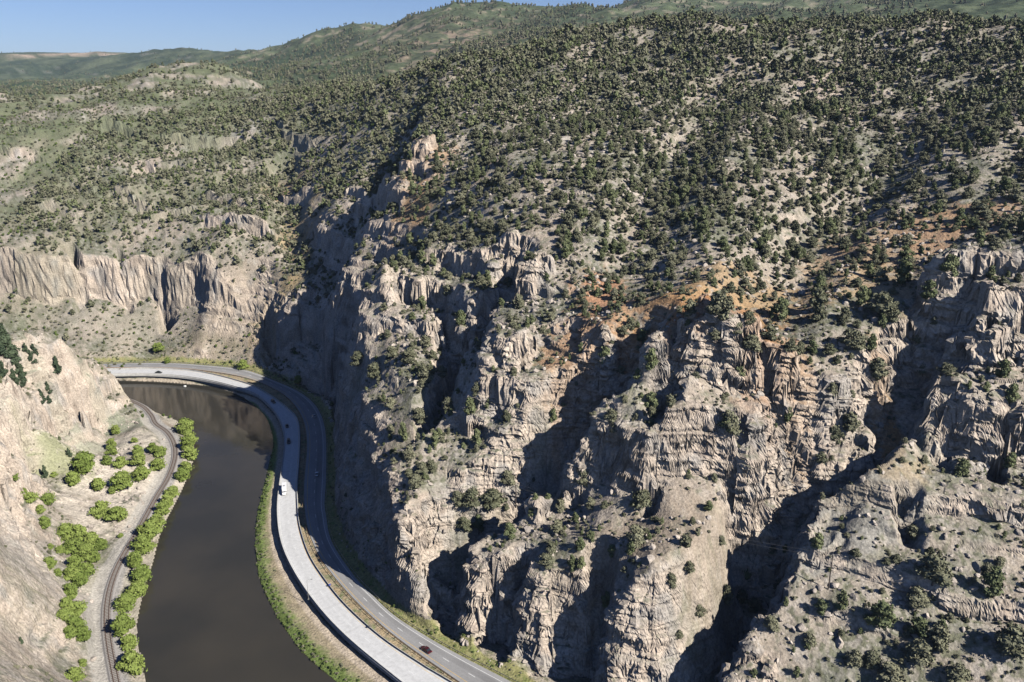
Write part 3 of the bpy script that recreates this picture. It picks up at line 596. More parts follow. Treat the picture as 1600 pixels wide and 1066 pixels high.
# asphalt carriageway, with worn wheel tracks across its width
def road_mat(name, rough, sc, jo=0):
    m, n, l, b = mat(name); b.inputs['Roughness'].default_value = rough
    at = n.new('ShaderNodeAttribute'); at.attribute_name = 'Col'; g = n.new('ShaderNodeNewGeometry')
    t = n.new('ShaderNodeTexNoise'); t.inputs['Scale'].default_value = sc; t.inputs['Detail'].default_value = 7; t.inputs['Roughness'].default_value = .7; l.new(g.outputs['Position'], t.inputs['Vector'])
    r = n.new('ShaderNodeMapRange'); r.inputs['From Min'].default_value = .3; r.inputs['From Max'].default_value = .7; r.inputs['To Min'].default_value = .86; r.inputs['To Max'].default_value = 1.14; l.new(t.outputs[0], r.inputs['Value'])
    vm = n.new('ShaderNodeVectorMath'); vm.operation = 'SCALE'; l.new(at.outputs['Color'], vm.inputs[0]); l.new(r.outputs[0], vm.inputs['Scale']); l.new(vm.outputs[0], b.inputs['Base Color']); return m
def paved(name, secs, colf, m, nsub=6):
    n = (len(secs[0])-1)*nsub+1; S = []
    for s in secs: S.append(np.stack([np.interp(np.linspace(0, len(s)-1, n), np.arange(len(s)), s[:, k]) for k in range(3)], 1))
    v, f = sweep(S); me = mesh_from(name, v, f[:, ::-1]); T = np.tile(np.linspace(0, 1, len(S)), n); A = np.repeat(np.interp(np.linspace(0, len(secs[0])-1, n), np.arange(len(secs[0])), arclen(secs[0])), len(S))
    setcol(me, colf(T, A, v)); return link(name, me, m, kind='structure')
def asph_col(t, a, v):
    base_ = np.full(len(t), .265); base_ = np.where(t < .14, .29, base_); base_ = np.where(t > .84, .29, base_)
    for c_, w_, d_ in ((.60, .055, .5), (.74, .05, .42), (.27, .05, .12), (.42, .05, .12)):
        base_ = base_*(1-d_*np.exp(-((t-c_)/w_)**2)*(.55+.45*noise2(a/40, t*3, 300)))
    base_ = base_*(1+.10*noise2(a/9, t*2, 301)+.08*noise2(a/70, t*.5, 302))
    return np.stack([base_, base_*.985, base_*.975], 1)
def conc_col(t, a, v):
    b_ = .53*(1+.05*noise2(a/30, t*3, 310)+.03*noise2(a/5, t*5, 311)); b_ = np.where((t < .10), b_*1.07, b_)
    for c_ in (.33, .44, .62, .75): b_ = b_*(1-.06*np.exp(-((t-c_)/.04)**2))
    b_ = b_*(1-.10*((a % 18) < .35))
    return np.stack([b_, b_*1.0, b_*.99], 1)
M_ASPH = road_mat('asphalt', .9, 1.5); M_DECK = road_mat('deck_concrete', .85, .8)
road = paved('asphalt_road', secs, asph_col, M_ASPH)
dsec = [DO2*(1-t)+DI2*t for t in np.linspace(0, 1, 15)]
deck = paved('concrete_viaduct_road', dsec, conc_col, M_DECK)
M_CONC = simple('parapet_concrete', (.50, .49, .46), .9, var=.15, scale=.6, bump=.3)
M_WHITE = simple('white_paint', (.72, .72, .70), .7, var=.12, scale=2); M_YEL = simple('yellow_paint', (.62, .40, .10), .7, var=.2, scale=2)
M_STEEL = simple('galvanised_steel', (.38, .38, .37), .5, .6, var=.15, scale=1); M_RUST = simple('weathered_steel', (.34, .20, .125), .8, .1, var=.25, scale=1)
M_WOODP = simple('weathered_wood', (.10, .085, .07), .95, var=.25, scale=2)
def box_sweep(name, L, w, z0, z1, m, parent=None, **k):    # rectangular section centred on a line
    a, b_ = off(L, -w/2), off(L, w/2)
    def z(q, h): q = q.copy(); q[:, 2] += h; return q
    v, f = sweep([z(a, z0), z(a, z1), z(b_, z1), z(b_, z0)], True); return link(name, mesh_from(name, v, f), m, parent, **k)
fineL = lambda L: np.stack([np.interp(np.linspace(0, len(L)-1, 640), np.arange(len(L)), L[:, k]) for k in range(3)], 1)
FDO, FDI, FA0, FA1 = map(fineL, (DO2, DI2, A0, A1))
def barrier_section(name, L, side, parent=None, **k):      # New Jersey profile
    def pt(s, h): q = off(L, s*side); q[:, 2] += h; return q
    v, f = sweep([pt(-.30, -.3), pt(-.28, .08), pt(-.12, .30), pt(-.08, .86), pt(.08, .86), pt(.14, -.3)], True); return link(name, mesh_from(name, v, f), M_CONC, parent, **k)
def root(name, loc=(0, 0, 0), rz=0.0, **k):
    o = bpy.data.objects.new(name, None); COL.objects.link(o); o.location = loc; o.rotation_euler = (0, 0, rz); o.empty_display_size = .5
    for a_, b_ in k.items(): o[a_] = b_
    return o
par = barrier_section('concrete_parapet', off(FDO, .25), 1, label='pale concrete parapet along the river edge of the raised road', category='parapet')
barrier_section('concrete_barrier', off(FDI, -.2), -1, label='low concrete barrier between the pale road and the grassy median', category='barrier')
# side walls and piers carrying the raised road
v, f = sweep([off(FDO, -.02, -.05), off(FDO, -.02, -1.3), off(FDO, 1.6, -1.5), off(FDO, 1.6, -9)]); link('retaining_wall', mesh_from('retaining_wall', v, f), M_CONC, deck)
v, f = sweep([off(FDI, .02, .3), off(FDI, .05, -3)]); link('median_wall', mesh_from('median_wall', v, f), M_CONC, deck)
# painted lines
def ribbon(name, L, w, z, m, parent=None, **k):
    v, f = sweep([off(L, -w/2, z), off(L, w/2, z)]); return link(name, mesh_from(name, v, f[:, ::-1]), m, parent, **k)
mid = lambda t: fineL(A0*(1-t)+A1*t)
ribbon('edge_line', mid(.835), .16, .006, M_WHITE, road); ribbon('edge_line', mid(.15), .16, .006, M_YEL, road)
midd = lambda t: fineL(DO2*(1-t)+DI2*t)
ribbon('edge_line', midd(.13), .14, .006, M_WHITE, deck); ribbon('edge_line', midd(.90), .14, .006, M_YEL, deck)
def dashes(L, parent, wdt):
    s = arclen(L); k = 0; p = 6.0
    while p < s[-1]-5:
        seg = np.stack([np.interp([p, p+1.5, p+3.05], s, L[:, j]) for j in range(3)], 1)
        if seg[0, 1] > 175 and seg[0, 0] > -330: ribbon('lane_dash', seg, wdt, .007, M_WHITE, parent)
        p += 12.2
dashes(mid(.485), road, .17); dashes(midd(.53), deck, .12)
# guard rails
def guardrail(L, m, label):
    r = root('guardrail', label=label, category='guardrail')
    def pt(s, h): return off(L, s, h)
    v, f = sweep([pt(0, .45), pt(.05, .52), pt(-.02, .60), pt(.05, .68), pt(0, .76), pt(-.05, .76), pt(-.05, .45)], True); link('rail', mesh_from('rail', v, f), m, r)
    s = arclen(L); vs, fs = [], []
    for p in np.arange(2, s[-1]-2, 3.8):
        c_ = [np.interp(p, s, L[:, j]) for j in range(3)]; b0 = len(vs)
        for dx in (-.08, .08):
            for dy in (-.08, .08):
                for dz in (-.5, .78): vs.append((c_[0]+dx, c_[1]+dy, c_[2]+dz))
        fs += [tuple(b0+i for i in q) for q in ((0,1,3,2),(4,6,7,5),(0,4,5,1),(2,3,7,6),(1,5,7,3))]
    link('posts', mesh_from('posts', vs, fs), M_WOODP, r, kind='stuff'); return r
guardrail(off(FA0, -.9), M_RUST, 'rusty brown guardrail along the median side of the asphalt road')
guardrail(off(FA1, .7), M_STEEL, 'grey steel guardrail along the foot of the canyon wall')
# ------------------------------------------------------------------ railway
FT = fineL(L_tr)
M_BAL = simple('ballast', (.30, .28, .26), .95, var=.3, scale=3, bump=.8); M_TIE = simple('railway_sleeper', (.13, .105, .085), .95, var=.25, scale=2); M_RAIL = simple('rail_steel', (.22, .13, .09), .55, .5, var=.2, scale=1)
rw = root('railway_track', label='single curving railway track on grey ballast along the west bank', category='railway track')
v, f = sweep([off(FT, -2.6, -.5), off(FT, -1.6, .12), off(FT, 1.6, .12), off(FT, 2.6, -.5)]); link('ballast_bed', mesh_from('ballast_bed', v, f[:, ::-1]), M_BAL, rw)
for s_ in (-.75, .75):
    box_sweep('rail', off(FT, s_), .15, .24, .42, M_RAIL, rw)
s = arclen(FT); vs, fs = [], []; N_ = nrm(FT)
for p in np.arange(1, s[-1]-1, .62*1.6):
    c_ = np.array([np.interp(p, s, FT[:, j]) for j in range(3)]); nn = np.array([np.interp(p, s, N_[:, j]) for j in range(2)]); tt = np.array([nn[1], -nn[0]]); b0 = len(vs)
    for a_ in (-1.3, 1.3):
        for b_ in (-.17, .17):
            for dz in (.05, .25): q = c_[:2]+nn*a_+tt*b_; vs.append((q[0], q[1], c_[2]+dz))
    fs += [tuple(b0+i for i in q) for q in ((0,1,3,2),(4,6,7,5),(0,4,5,1),(2,3,7,6),(1,5,7,3))]
link('sleepers', mesh_from('sleepers', vs, fs), M_TIE, rw, kind='stuff')
# ------------------------------------------------------------------ vehicles
M_GLASS = simple('tinted_glass', (.02, .025, .03), .08); M_TYRE = simple('tyre_rubber', (.02, .02, .02), .8); M_RIM = simple('wheel_rim', (.4, .4, .42), .35, .8)
M_LAMP = simple('headlight_glass', (.7, .7, .68), .15); M_TAIL = simple('tail_light', (.35, .02, .02), .2); M_TRIM = simple('black_trim', (.03, .03, .03), .5)
def loft(rings):                     # closed cross-sections -> skin with end caps
    n = len(rings[0]); v = [p for r in rings for p in r]; f = []
    for i in range(len(rings)-1):
        for j in range(n): f.append((i*n+j, i*n+(j+1) % n, (i+1)*n+(j+1) % n, (i+1)*n+j))
    bm = bmesh.new(); bv = [bm.verts.new(p) for p in v]
    for q in f: bm.faces.new([bv[i] for i in q])
    bm.faces.new(bv[:n][::-1]); bm.faces.new(bv[-n:]); bmesh.ops.recalc_face_normals(bm, faces=bm.faces)
    return bm
def fin(name, bm, m, parent, bev=0.0):
    if bev: bmesh.ops.bevel(bm, geom=[e for e in bm.edges], offset=bev, segments=1, affect='EDGES', clamp_overlap=True)
    me = bpy.data.meshes.new(name); bm.to_mesh(me); bm.free(); return link(name, me, m, parent)
def sec(x, w, z0, z1, r=.12):        # rounded rectangle in the y-z plane
    h = w/2; return [(x, -h+r, z0), (x, h-r, z0), (x, h, z0+r), (x, h, z1-r), (x, h-r, z1), (x, -h+r, z1), (x, -h, z1-r), (x, -h, z0+r)]
def cyl(name, m, parent, loc, r, w, axis='y', n=14):
    bm = bmesh.new(); bmesh.ops.create_cone(bm, cap_ends=True, segments=n, radius1=r, radius2=r, depth=w)
    R = Matrix.Rotation(math.pi/2, 4, 'X') if axis == 'y' else (Matrix.Rotation(math.pi/2, 4, 'Y') if axis == 'x' else Matrix())
    bmesh.ops.transform(bm, matrix=Matrix.Translation(loc)@R, verts=bm.verts); return fin(name, bm, m, parent)
def boxp(name, m, parent, c, s, bev=0.0):
    bm = bmesh.new(); bmesh.ops.create_cube(bm, size=1); bmesh.ops.transform(bm, matrix=Matrix.Translation(c)@Matrix.Diagonal((*s, 1)), verts=bm.verts); return fin(name, bm, m, parent, bev)
def wheels(r, xs, y, rad=.34, w=.22):
    for x in xs:
        for sgn in (-1, 1):
            wh = cyl('wheel', M_TYRE, r, (x, sgn*y, rad), rad, w); cyl('rim', M_RIM, wh, (x, sgn*(y+.02), rad), rad*.62, w)
def paint(name, c): return simple(name, c, .28, 0.0)
def car(name, loc, rz, c, label, cat='car', L=4.6, H=1.45, suv=False, group=None):
    r = root(name, loc, rz, label=label, category=cat, **({'group': group} if group else {}))
    pm = paint('paint_'+name, c); h = L/2; bz = .78 if not suv else .95; w = 1.82
    fin('body', loft([sec(-h, w*.86, .38, bz-.08), sec(-h+.12, w*.96, .26, bz), sec(-h+1.0, w, .22, bz+.04), sec(.6, w, .22, bz+.02), sec(h-.9, w, .24, bz-.06), sec(h-.2, w*.92, .28, bz-.14), sec(h, w*.78, .36, bz-.22)]), pm, r)
    rb = -h+(.35 if suv else .75)
    fin('window_band', loft([sec(rb, w*.86, bz-.02, bz+.06, .04), sec(rb+(.25 if suv else .55), w*.80, bz-.02, H-.07), sec(.35, w*.78, bz-.02, H-.06), sec(1.25, w*.84, bz-.06, bz+.06, .04)]), M_GLASS, r)
    fin('car_roof', loft([sec(rb+(.28 if suv else .62), w*.76, H-.09, H-.01, .03), sec(-.3, w*.78, H-.09, H+.03, .04), sec(.42, w*.75, H-.09, H-.02, .03)]), pm, r)
    for s_ in (-1, 1):
        boxp('headlight', M_LAMP, r, (h-.12, s_*.62, bz-.30), (.2, .36, .15)); boxp('tail_light', M_TAIL, r, (-h+.04, s_*.68, bz-.2), (.1, .28, .2))
        boxp('mirror', pm, r, (.95, s_*1.0, bz+.12), (.16, .2, .14)); 
    boxp('bumper', M_TRIM, r, (h-.05, 0, .34), (.16, 1.5, .14)); wheels(r, (-h+.85, h-.9), w/2-.1); return r
def along(L, u, v, z, side=0.0, flip=False):
    x, y = P(u, v, z); i = np.hypot(L[:, 0]-x, L[:, 1]-y).argmin(); i = min(max(i, 1), len(L)-2); d = L[i+1]-L[i-1]
    return (x, y, z+.01), math.atan2(d[1], d[0])+(math.pi if flip else 0)
def put(L, u, v, z, flip=False): return along(L, u, v, z, flip=flip)
p_, a_ = put(FDI, 248, 583, ZD); car('car', p_, a_, (.03, .035, .04), 'dark car alone at the far end of the pale road above the river', L=4.7)
p_, a_ = put(FDI, 427, 629, ZD); car('suv', p_, a_, (.06, .06, .06), 'dark sport utility car on the pale road at the bend', 'car', 4.9, 1.8, True)
p_, a_ = put(FDI, 448.5, 667, ZD); car('car', p_, a_, (.05, .055, .06), 'small dark car between two others coming round the bend', L=4.3)
p_, a_ = put(FDI, 451, 691.5, ZD); car('pickup_truck', p_, a_, (.035, .035, .04), 'black pickup on the pale road ahead of the small dark car', 'pickup', 5.4, 1.85, True)
p_, a_ = put(FA0, 490.5, 651.5, ZA, True); car('car', p_, a_, (.45, .48, .5), 'silver car driving in the deep shade of the canyon wall', L=4.6)
p_, a_ = put(FA0, 495, 742, ZA, True); car('car', p_, a_, (.75, .75, .75), 'white car at the edge of the shade on the asphalt road', L=4.7)
p_, a_ = put(FA0, 666, 1017, ZA); car('car', p_, a_+math.pi, (.05, .008, .014), 'dark red car on the sunlit asphalt, the nearest vehicle', L=4.8)
# white box lorry
p_, a_ = put(FDI, 444.5, 769, ZD); r = root('box_truck', p_, a_, label='long white box truck on the pale road', category='truck'); wp = paint('truck_white', (.78, .78, .78))
boxp('cargo_box', wp, r, (-1.6, 0, 2.15), (6.6, 2.4, 2.7), .06)
boxp('roof_hatch', M_STEEL, r, (-.6, 0, 3.54), (1.0, 1.0, .1)); boxp('rear_door', simple('grey_panel', (.35, .36, .38), .5), r, (-4.92, 0, 2.1), (.05, 2.2, 2.4)); boxp('chassis', M_TRIM, r, (-.6, 0, .65), (8.6, 1.1, .3))
fin('cab', loft([sec(2.0, 2.2, .5, 2.5), sec(3.5, 2.2, .5, 2.45), sec(3.95, 2.15, .5, 1.75), sec(4.5, 2.0, .5, 1.5)]), wp, r)
boxp('windscreen', M_GLASS, r, (3.76, 0, 2.05), (.34, 1.9, .6), .05)
for s_ in (-1, 1):
    boxp('side_window', M_GLASS, r, (2.9, s_*1.09, 1.95), (.9, .06, .55)); boxp('headlight', M_LAMP, r, (4.5, s_*.75, 1.0), (.08, .35, .22)); boxp('mirror', M_TRIM, r, (3.4, s_*1.3, 1.9), (.12, .25, .4))
wheels(r, (-3.2, 3.2), 1.0, .48, .3); r.scale = (.9, .9, .9)

# ------------------------------------------------------------------ poles, wires, signs
def tube(pts, r0, r1=None, n=6):
    pts = [Vector(p) for p in pts]; r1 = r0 if r1 is None else r1; vs = []; fs = []
    for i, p in enumerate(pts):
        d = (pts[min(i+1, len(pts)-1)]-pts[max(i-1, 0)]).normalized(); a = d.orthogonal().normalized(); b_ = d.cross(a); rr_ = r0+(r1-r0)*i/(len(pts)-1)
        for k in range(n): t_ = 2*math.pi*k/n; vs.append(tuple(p+a*math.cos(t_)*rr_+b_*math.sin(t_)*rr_))
    for i in range(len(pts)-1):
        for k in range(n): fs.append((i*n+k, i*n+(k+1) % n, (i+1)*n+(k+1) % n, (i+1)*n+k))
    return vs, fs
def seen(u, v, y0=100):              # where the line of sight of a photo pixel meets the finished ground
    dx, dy, dz = ray(u, v); Y = np.arange(y0, 1400, 1.0); k = Y/dy; X = dx*k; Z = CAMZ+dz*k; g, _ = ground(X, Y); b_ = np.where(Z < g+.05)[0]
    i = b_[0] if len(b_) else len(Y)-1; return float(X[i]), float(Y[i]), float(g[i])
M_POLE = simple('pole_wood', (.075, .06, .05), .95, var=.2, scale=3); M_WIRE = simple('wire_metal', (.25, .25, .25), .5, .5)
def power_pole(x, y, h, rz, label):
    z = float(ground(x, y)[0][0]); r = root('power_pole', (x, y, z-.3), rz, label=label, category='power pole', group='wooden power poles on the canyon slope')
    v, f = tube([(0, 0, 0), (0, 0, h)], .21, .14, 8); link('pole', mesh_from('pole', v, f), M_POLE, r)
    boxp('crossarm', M_POLE, r, (0, .18, h-.5), (2.6, .14, .16)); v, f = tube([(-.9, .12, h-.6), (0, .1, h-1.4)], .03); link('brace', mesh_from('brace', v, f), M_POLE, r)
    for s_ in (-1.15, 0, 1.15): cyl('insulator', M_CONC, r, (s_, .18, h-.28), .09, .26, 'z', 8)
    return r, z-.3+h-.15
q1 = seen(1294, 921); q2 = seen(806, 795)
pa = math.atan2(q2[1]-q1[1], q2[0]-q1[0])-math.pi/2
P1, T1 = power_pole(q1[0], q1[1], 12.5, pa, 'tall dark wooden power pole beside the small pink cliff, lower right'); P2, T2 = power_pole(q2[0], q2[1], 10, pa, 'distant thin power pole among the trees above the dark gully')
q0 = (q1[0]+110, q1[1]-20)
for s_ in (-1.15, 1.15):
    ox, oy = math.cos(pa)*s_, math.sin(pa)*s_
    pts = []
    for t_ in np.linspace(0, 1, 24): pts.append((q1[0]+ox+(q2[0]-q1[0])*t_, q1[1]+oy+(q2[1]-q1[1])*t_, T1+(T2-T1)*t_-10*t_*(1-t_)))
    v, f = tube(pts, .03, n=4); me = mesh_from('power_line', v, f)
    link('power_line', me, M_WIRE, label='thin power line strung over the gully, '+('the one nearer the road' if s_ < 0 else 'the one nearer the hillside'), category='power line', group='power lines over the gully')
# street lamp on the river parapet
x, y = P(482, 936, ZD); r = root('street_lamp', (x, y, ZD-.2), 0, label='slim grey street lamp standing on the river parapet', category='street lamp')
v, f = tube([(0, 0, 0), (0, 0, 8.6)], .11, .06, 8); link('pole', mesh_from('pole', v, f), M_STEEL, r)
v, f = tube([(0, 0, 8.5), (.6, .1, 8.9), (1.5, .2, 9.0)], .05, .04); link('arm', mesh_from('arm', v, f), M_STEEL, r); boxp('lamp_head', M_TRIM, r, (1.8, .22, 8.97), (.7, .28, .14), .03); boxp('base_plate', M_STEEL, r, (0, 0, .15), (.5, .5, .3))
for u, v_, c_, lab in ((513.5, 918, (.04, .07, .35), 'small blue marker sign on the barrier of the pale road'), (575.5, 983, (.10, .10, .09), 'small dark delineator sign beside the median barrier')):
    x, y = P(u, v_, ZD); r = root('roadside_sign', (x+.5, y, ZD-.2), .7, label=lab, category='road sign'); boxp('post', M_STEEL, r, (0, 0, .8), (.08, .08, 1.6)); boxp('sign_panel', simple('sign_'+str(int(u)), c_, .5), r, (0, -.07, 1.5), (.8, .05, .7), .01)
# small white mooring float by the far bank and a rusty pipe jutting from it
x, y = P(289, 604, ZW); bm = bmesh.new(); bmesh.ops.create_icosphere(bm, subdivisions=2, radius=.8); bmesh.ops.scale(bm, vec=(1.3, .9, .7), verts=bm.verts)
o = fin('buoy', bm, M_WHITE, None); o.location = (x, y, ZW+.2); o['label'] = 'small white float on the water by the far bank'; o['category'] = 'buoy'
# ------------------------------------------------------------------ trees and shrubs
def leaf_mat(name, c0, c1, trans=0.0):
    m, n, l, b = mat(name); b.inputs['Roughness'].default_value = .75; b.inputs['Specular IOR Level'].default_value = .2
    oi = n.new('ShaderNodeObjectInfo'); g = n.new('ShaderNodeNewGeometry'); t = n.new('ShaderNodeTexNoise'); t.inputs['Scale'].default_value = .55; t.inputs['Detail'].default_value = 3
    l.new(g.outputs['Position'], t.inputs['Vector'])
    ad = n.new('ShaderNodeMath'); ad.operation = 'MULTIPLY_ADD'; l.new(oi.outputs['Random'], ad.inputs[0]); ad.inputs[1].default_value = .45; l.new(t.outputs[0], ad.inputs[2])
    r = n.new('ShaderNodeValToRGB'); r.color_ramp.elements[0].position = .4; r.color_ramp.elements[1].position = .95; r.color_ramp.elements[0].color = (*c0, 1); r.color_ramp.elements[1].color = (*c1, 1)
    l.new(ad.outputs[0], r.inputs[0]); l.new(r.outputs[0], b.inputs['Base Color'])
    if trans:
        tr = n.new('ShaderNodeBsdfTranslucent'); l.new(r.outputs[0], tr.inputs['Color']); mx = n.new('ShaderNodeMixShader'); mx.inputs[0].default_value = trans
        l.new(b.outputs[0], mx.inputs[1]); l.new(tr.outputs[0], mx.inputs[2]); l.new(mx.outputs[0], n['Material Output'].inputs['Surface'])
    return m
M_JUN = leaf_mat('juniper_foliage', (.10, .108, .064), (.215, .21, .135)); M_CON = leaf_mat('conifer_foliage', (.04, .06, .035), (.075, .10, .055))
M_WIL = leaf_mat('willow_foliage', (.16, .22, .048), (.28, .345, .09), .25); M_SAGE = leaf_mat('sage_foliage', (.13, .135, .085), (.22, .21, .14)); M_GRN = leaf_mat('fresh_shrub_foliage', (.09, .13, .04), (.16, .21, .06), .15)
M_JUN2 = leaf_mat('pinyon_foliage', (.095, .115, .055), (.19, .21, .105)); M_DEAD = leaf_mat('grey_branches', (.15, .14, .125), (.24, .225, .20))
M_BARK = simple('juniper_bark', (.14, .115, .095), .95, var=.3, scale=3)
def crown_geo(seed, n_lobe, rad, hgt, leaves, leaf, low=.12, cone=False):
    R = np.random.RandomState(seed); vs = []; fs = []; k = 0; lob = []
    for i in range(n_lobe):
        a = 2*math.pi*(i+R.rand()*.8)/n_lobe*1.9; t = (i+.5)/n_lobe; zz = hgt*(low+(.92-low)*t); rr_ = rad*(.62*(1-t) if cone else .62*math.sin(math.pi*min(1, .25+.75*t))*(.55+.5*R.rand()))
        lob.append((rr_*math.cos(a), rr_*math.sin(a), zz, rad*((.5*(1-t)+.16) if cone else (.36+.22*R.rand())), hgt*(.13+.07*R.rand())))
    per = leaves//n_lobe
    for lx, ly, lz, lr, lh in lob:
        d = R.normal(size=(per, 3)); d /= np.linalg.norm(d, axis=1, keepdims=True); q = (.55+.5*R.rand(per, 1))**.6*(1+.35*(R.rand(per, 1) > .85)); c = d*q*np.array([lr, lr, lh])+np.array([lx, ly, lz])
        nr_ = d*.7+R.normal(size=(per, 3))*.55; nr_ /= np.linalg.norm(nr_, axis=1, keepdims=True); t1 = np.cross(nr_, R.normal(size=(per, 3))); t1 /= np.linalg.norm(t1, axis=1, keepdims=True); t2 = np.cross(nr_, t1)
        s = leaf*(.6+.8*R.rand(per, 1))
        p = np.stack([c-t1*s*.5, c+t2*s*.38, c+t1*s*.6, c-t2*s*.38], 1).reshape(-1, 3); vs.append(p); fs.append(np.arange(per*4).reshape(-1, 4)+k); k += per*4
        # leaf-coloured inner blob of each clump, added to close gaps and thicken shadows
        ico = np.array([(0,0,1),(.89,0,.45),(.28,.85,.45),(-.72,.53,.45),(-.72,-.53,.45),(.28,-.85,.45),(.72,.53,-.45),(-.28,.85,-.45),(-.89,0,-.45),(-.28,-.85,-.45),(.72,-.53,-.45),(0,0,-1)])
        p = ico*np.array([lr, lr, lh])*(.72+.2*R.rand(12, 1))+np.array([lx, ly, lz]); I = [(0,1,2),(0,2,3),(0,3,4),(0,4,5),(0,5,1),(1,6,2),(2,7,3),(3,8,4),(4,9,5),(5,10,1),(2,6,7),(3,7,8),(4,8,9),(5,9,10),(1,10,6),(11,7,6),(11,8,7),(11,9,8),(11,10,9),(11,6,10)]
        vs.append(p); fs.append(np.array([(a_, b_, c_, c_) for a_, b_, c_ in I])+k); k += 12
    return np.vstack(vs), np.vstack(fs), lob
def poly_mesh(name, v, f, m):
    me = bpy.data.meshes.new(name); me.from_pydata([tuple(p) for p in v], [], [tuple(dict.fromkeys(q)) for q in f.tolist()] if hasattr(f, 'tolist') else f); me.materials.append(m); return me
def trunk_geo(lob, hgt, r0, n=5):
    vs, fs = tube([(0, 0, -.6), (.05, .03, hgt*.2), (.0, .08, hgt*.55)], r0, r0*.45, n)
    for lx, ly, lz, lr, lh in lob[::2]:
        v2, f2 = tube([(0, 0, hgt*.12), (lx*.5, ly*.5, lz*.6), (lx, ly, lz)], r0*.5, r0*.15, 4); b0 = len(vs); vs += v2; fs += [tuple(i+b0 for i in q) for q in f2]
    return vs, fs
def kind_set(name, n, seed, m, lobes, rad, hgt, leaves, leaf, r0, **k):
    out = []
    for i in range(n):
        v, f, lob = crown_geo(seed+i, lobes+i % 3, rad*(.9+.07*i), hgt*(1.05-.06*(i % 3)), leaves, leaf, **k); tv_, tf_ = trunk_geo(lob, hgt, r0)
        out.append((poly_mesh('crown_'+name, v, f, m), poly_mesh('trunk_'+name, np.array(tv_), tf_, M_BARK)))
    return out
JUN = kind_set('juniper', 7, 10, M_JUN, 9, 2.1, 3.9, 1150, .42, .16)
CON = kind_set('conifer', 3, 40, M_CON, 9, 1.7, 7.0, 800, .6, .16, low=.08, cone=True)
WIL = kind_set('willow', 5, 60, M_WIL, 10, 2.3, 3.6, 1300, .42, .10, low=.2)
SHR = kind_set('shrub', 4, 80, M_SAGE, 4, .8, .95, 130, .34, .04, low=.25)
GRS = kind_set('green_shrub', 3, 90, M_GRN, 4, .9, 1.1, 150, .34, .04, low=.25)
LOW = kind_set('far_tree', 4, 120, M_JUN, 5, 2.2, 4.2, 110, 1.1, .16)
JUN += kind_set('pinyon', 4, 25, M_JUN2, 7, 1.8, 4.6, 1000, .42, .15, low=.16)
LOW += kind_set('far_pinyon', 2, 130, M_JUN2, 4, 1.9, 4.6, 100, 1.1, .16)
DEAD = kind_set('dead_tree', 1, 35, M_DEAD, 6, 1.5, 3.2, 220, .35, .14)
def place_tree(name, meshes, x, y, z, s, rz, **pr):
    r = root(name, (x, y, z-.15), rz, **pr); r.scale = (s[0], s[1], s[2])
    for nm, me in (('crown', meshes[0]), ('trunk', meshes[1])):
        o = bpy.data.objects.new(nm, me); COL.objects.link(o); o.parent = r
    return r
def scatter(name, pts, sc, rz, kinds, seed=0, **props):
    """one object: a cloud of points, each growing a copy of one of the given plants"""
    cl = bpy.data.collections.new(name+'_plants')
    for i, (cm, tm) in enumerate(kinds):
        bm = bmesh.new(); bm.from_mesh(cm); nf = len(bm.faces); bm.from_mesh(tm); bm.faces.ensure_lookup_table()
        for f_ in bm.faces[nf:]: f_.material_index = 1
        me = bpy.data.meshes.new(name+'_plant'); bm.to_mesh(me); bm.free(); me.materials.append(cm.materials[0]); me.materials.append(tm.materials[0])
        cl.objects.link(bpy.data.objects.new('%s_plant_%02d' % (name, i), me))
    n = len(pts); me = bpy.data.meshes.new(name); me.vertices.add(n); me.vertices.foreach_set('co', np.asarray(pts, np.float32).ravel())
    R = np.random.RandomState(seed)
    a = me.attributes.new('sc', 'FLOAT_VECTOR', 'POINT'); a.data.foreach_set('vector', np.asarray(sc, np.float32).ravel())
    a = me.attributes.new('rot', 'FLOAT_VECTOR', 'POINT'); rv = np.zeros((n, 3), np.float32); rv[:, 2] = rz; rv[:, :2] = R.normal(0, .06, (n, 2)); a.data.foreach_set('vector', rv.ravel())
    a = me.attributes.new('pick', 'INT', 'POINT'); a.data.foreach_set('value', R.randint(0, len(kinds), n).astype(np.int32))
    o = link(name, me, None, **props)
    ng = bpy.data.node_groups.new(name, 'GeometryNodeTree'); ng.interface.new_socket('Geometry', in_out='INPUT', socket_type='NodeSocketGeometry'); ng.interface.new_socket('Geometry', in_out='OUTPUT', socket_type='NodeSocketGeometry')
    N = ng.nodes; gi = N.new('NodeGroupInput'); go = N.new('NodeGroupOutput'); ip = N.new('GeometryNodeInstanceOnPoints'); ci = N.new('GeometryNodeCollectionInfo')
    ci.inputs['Collection'].default_value = cl; ci.inputs['Separate Children'].default_value = True; ci.inputs['Reset Children'].default_value = True
    def attr(nm, ty):
        q = N.new('GeometryNodeInputNamedAttribute'); q.data_type = ty; q.inputs['Name'].default_value = nm; return q.outputs['Attribute']
    ip.inputs['Pick Instance'].default_value = True; L_ = ng.links
    L_.new(gi.outputs[0], ip.inputs['Points']); L_.new(ci.outputs[0], ip.inputs['Instance']); L_.new(attr('pick', 'INT'), ip.inputs['Instance Index'])
    L_.new(attr('sc', 'FLOAT_VECTOR'), ip.inputs['Scale']); L_.new(attr('rot', 'FLOAT_VECTOR'), ip.inputs['Rotation']); L_.new(ip.outputs[0], go.inputs[0])
    md = o.modifiers.new('plants', 'NODES'); md.node_group = ng; return o
